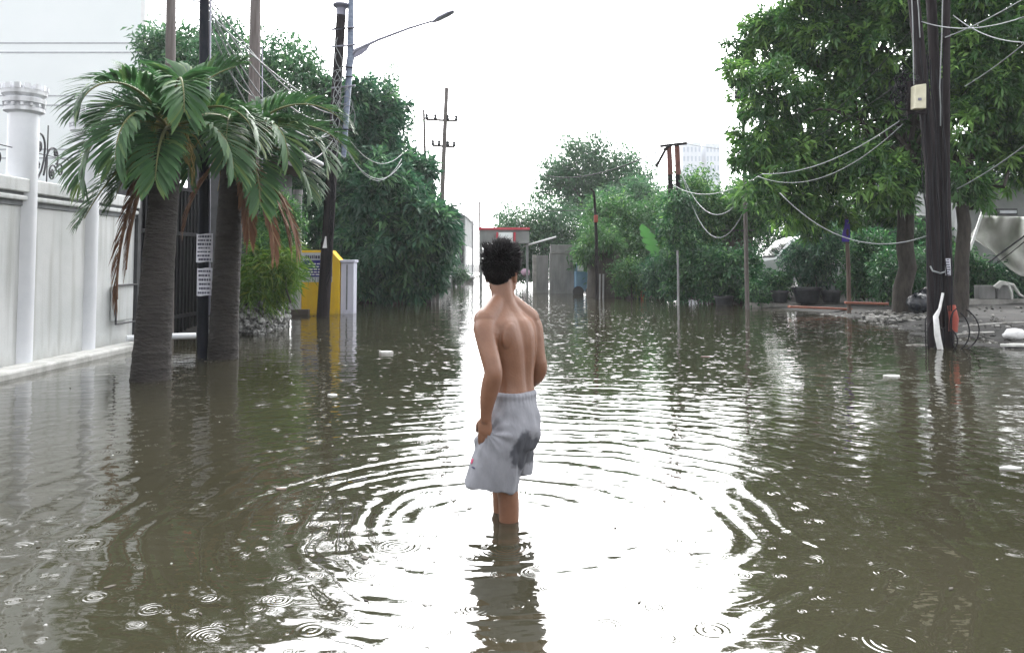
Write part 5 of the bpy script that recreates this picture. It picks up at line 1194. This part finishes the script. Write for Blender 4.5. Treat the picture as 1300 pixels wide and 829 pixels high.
# shorts: one wet pair with two flared legs
sh = MB(); SH = [(.036, 0, .622, .116, .084, 54, 0), (.036, 0, .60, .119, .088, 56, 0), (.033, 0, .56, .128, .100, 58, 0), (.024, 0, .50, .145, .128, 60, 0), (.010, 0, .44, .158, .146, 60, 0), (-.005, 0, .38, .165, .15, 60, 0), (-.012, 0, .345, .15, .14, 60, 0)]
sh.loft(spline_rings(SH, 40, n=56))
def leg(rows, tx, ty):
    sh.loft([ring(*r[:6], n=56, tiltx=tx, tilty=ty, p=2.4) for r in rows])
def rows(a, b, k=26):
    r = np.array([a, b]); return [tuple(r[0] * (1 - s) + r[1] * s) for s in np.linspace(0, 1, k)]
leg(rows((.0, -.06, .44, .120, .10, 30), (-.082, -.068, .168, .132, .095, 20)), -.16, .0)
leg(rows((.02, .07, .44, .125, .105, 30), (-.002, .10, .192, .122, .10, 20)), -.05, .0)
me = skin_mesh(sh, 'shorts', .0055, 5)
co_ = np.empty(len(me.vertices) * 3, np.float32); me.vertices.foreach_get('co', co_); co_ = co_.reshape(-1, 3); no_ = np.empty_like(co_.ravel()); me.vertices.foreach_get('normal', no_); no_ = no_.reshape(-1, 3)
x, y, z = co_[:, 0] - FX, co_[:, 1] - FY, co_[:, 2]; a = np.arctan2(y, x)
lo = np.clip((.58 - z) / .3, 0, 1)
fold = .006 * lo * np.sin(a * 5 + z * 9 + np.sin(z * 11)) + .004 * lo * np.sin(a * 12 - z * 12 + 2) + .0035 * np.sin(z * 55 + x * 34 + 2 * np.sin(a * 3)) * np.clip((.6 - z) / .1, 0, 1) * np.clip((z - .28) / .1, 0, 1)
dh = np.sqrt((x + .10) ** 2 + (y + .12) ** 2 + (z - .44) ** 2); fold += .005 * np.exp(-dh / .12) * np.sin(np.arctan2(z - .44, x + .10) * 13 + dh * 25)   # pulled folds round the hand
crs = np.exp(-((x - .052 + (z - .3) * .12) / .011) ** 2) * np.clip((.42 - z) / .15, 0, 1) * (y < .03); fold -= .009 * crs   # crease between the legs
fold += .0014 * np.sin(a * 34) * np.exp(-((z - .595) / .03) ** 2)          # gathers under the waistband
fold += .006 * np.exp(-((z - .607) / .014) ** 2)
hand_p = np.exp(-(((x + .12) / .05) ** 2 + ((y + .12) / .08) ** 2 + ((z - .40) / .07) ** 2)); pass
co_ += no_ * fold[:, None]; co_ -= np.array([FX, FY, -.3]); me.vertices.foreach_set('co', co_.ravel()); me.update()
sm = mat('grey_shorts', (.195, .198, .222), (.24, .243, .27), .85, 26, stretch=(1, 1, .45), bump=.011, bscale=16)
nt = sm.node_tree; N, L = nt.nodes, nt.links; bs = N['Principled BSDF']; src = bs.inputs['Base Color'].links[0].from_socket
tc = N.new('ShaderNodeTexCoord'); mp = N.new('ShaderNodeMapping'); mp.inputs['Location'].default_value = (0, 0, 0); mp.vector_type = 'POINT'
L.new(tc.outputs['Object'], mp.inputs['Vector']); no = N.new('ShaderNodeTexNoise'); no.inputs['Scale'].default_value = 14; no.inputs['Detail'].default_value = 4; L.new(tc.outputs['Object'], no.inputs['Vector'])
def wetpatch(cx, cz, rx, rz):
    sp = N.new('ShaderNodeSeparateXYZ'); L.new(tc.outputs['Object'], sp.inputs[0])
    def mm(op, a_, b_=None):
        k_ = N.new('ShaderNodeMath'); k_.operation = op
        for i_, v_ in enumerate((a_, b_)):
            if v_ is None: continue
            if isinstance(v_, (int, float)): k_.inputs[i_].default_value = v_
            else: L.new(v_, k_.inputs[i_])
        return k_.outputs[0]
    dx = mm('DIVIDE', mm('SUBTRACT', sp.outputs['X'], cx), rx); dz = mm('DIVIDE', mm('SUBTRACT', sp.outputs['Z'], cz), rz)
    e = mm('ADD', mm('MULTIPLY', dx, dx), mm('MULTIPLY', dz, dz)); e = mm('ADD', e, mm('MULTIPLY', mm('SUBTRACT', no.outputs['Fac'], .5), 2.2))
    r_ = N.new('ShaderNodeMapRange'); r_.inputs['From Min'].default_value = 1.1; r_.inputs['From Max'].default_value = .75; r_.inputs['To Max'].default_value = .95; L.new(e, r_.inputs['Value'])
    return r_.outputs[0]
w1, w2 = wetpatch(.085, .645, .078, .10), wetpatch(-.125, .68, .03, .04)
mxx = N.new('ShaderNodeMath'); mxx.operation = 'MAXIMUM'; L.new(w1, mxx.inputs[0]); mxx.inputs[1].default_value = 0
mi = N.new('ShaderNodeMix'); mi.data_type = 'RGBA'; L.new(mxx.outputs[0], mi.inputs['Factor']); L.new(src, mi.inputs['A']); mi.inputs['B'].default_value = (.048, .050, .062, 1); L.new(mi.outputs['Result'], bs.inputs['Base Color'])
so_ = link('shorts', me, 'grey_shorts', PER, (FX, FY, -.3), 180)
# waistband and hem print
PX = mat('pink_print', (.5, .06, .14), (.6, .1, .2)); mat('navy_print', (.03, .03, .08), (.05, .05, .1))

def on_shorts(px, py, w_, h_, m, name):
    """A small printed patch laid on the cloth where the photograph shows it."""
    vv = np.array([v.co[:] for v in me.vertices]); ww = vv + [FX, FY, -.3]
    yy = ww[:, 1]; ax_ = 650 + F * ww[:, 0] / yy; ay_ = HOR - F * (ww[:, 2] - CAMH) / yy
    d_ = (ax_ - px) ** 2 + (ay_ - py) ** 2; near = np.where(d_ < 12)[0]
    if not len(near): near = np.array([d_.argmin()])
    k_ = near[yy[near].argmin()]; c_ = ww[k_]; n_ = np.array(me.vertices[int(k_)].normal[:]); r_ = unit(np.cross([0, 0, 1.], n_)); u_ = np.cross(n_, r_)
    mb_ = MB(); q_ = [(-1, -.6), (.2, -1), (1, -.3), (.7, .8), (-.3, 1), (-1, .4)]
    V_ = [c_ + n_ * .004 + r_ * a_ * w_ / 2 + u_ * b_ * h_ / 2 for a_, b_ in q_] + [c_ - n_ * .004 + r_ * a_ * w_ / 2 + u_ * b_ * h_ / 2 for a_, b_ in q_]
    mb_.add(V_, [tuple(range(6)), tuple(range(6, 12))[::-1]] + [(i, 6 + i, 6 + (i + 1) % 6, (i + 1) % 6) for i in range(6)])
    return mb_.build(name, m, so_, origin=(FX, FY, -.3))
on_shorts(597.5, 580, .017, .026, 'pink_print', 'print_mark'); on_shorts(599, 588, .026, .007, 'navy_print', 'print_mark')
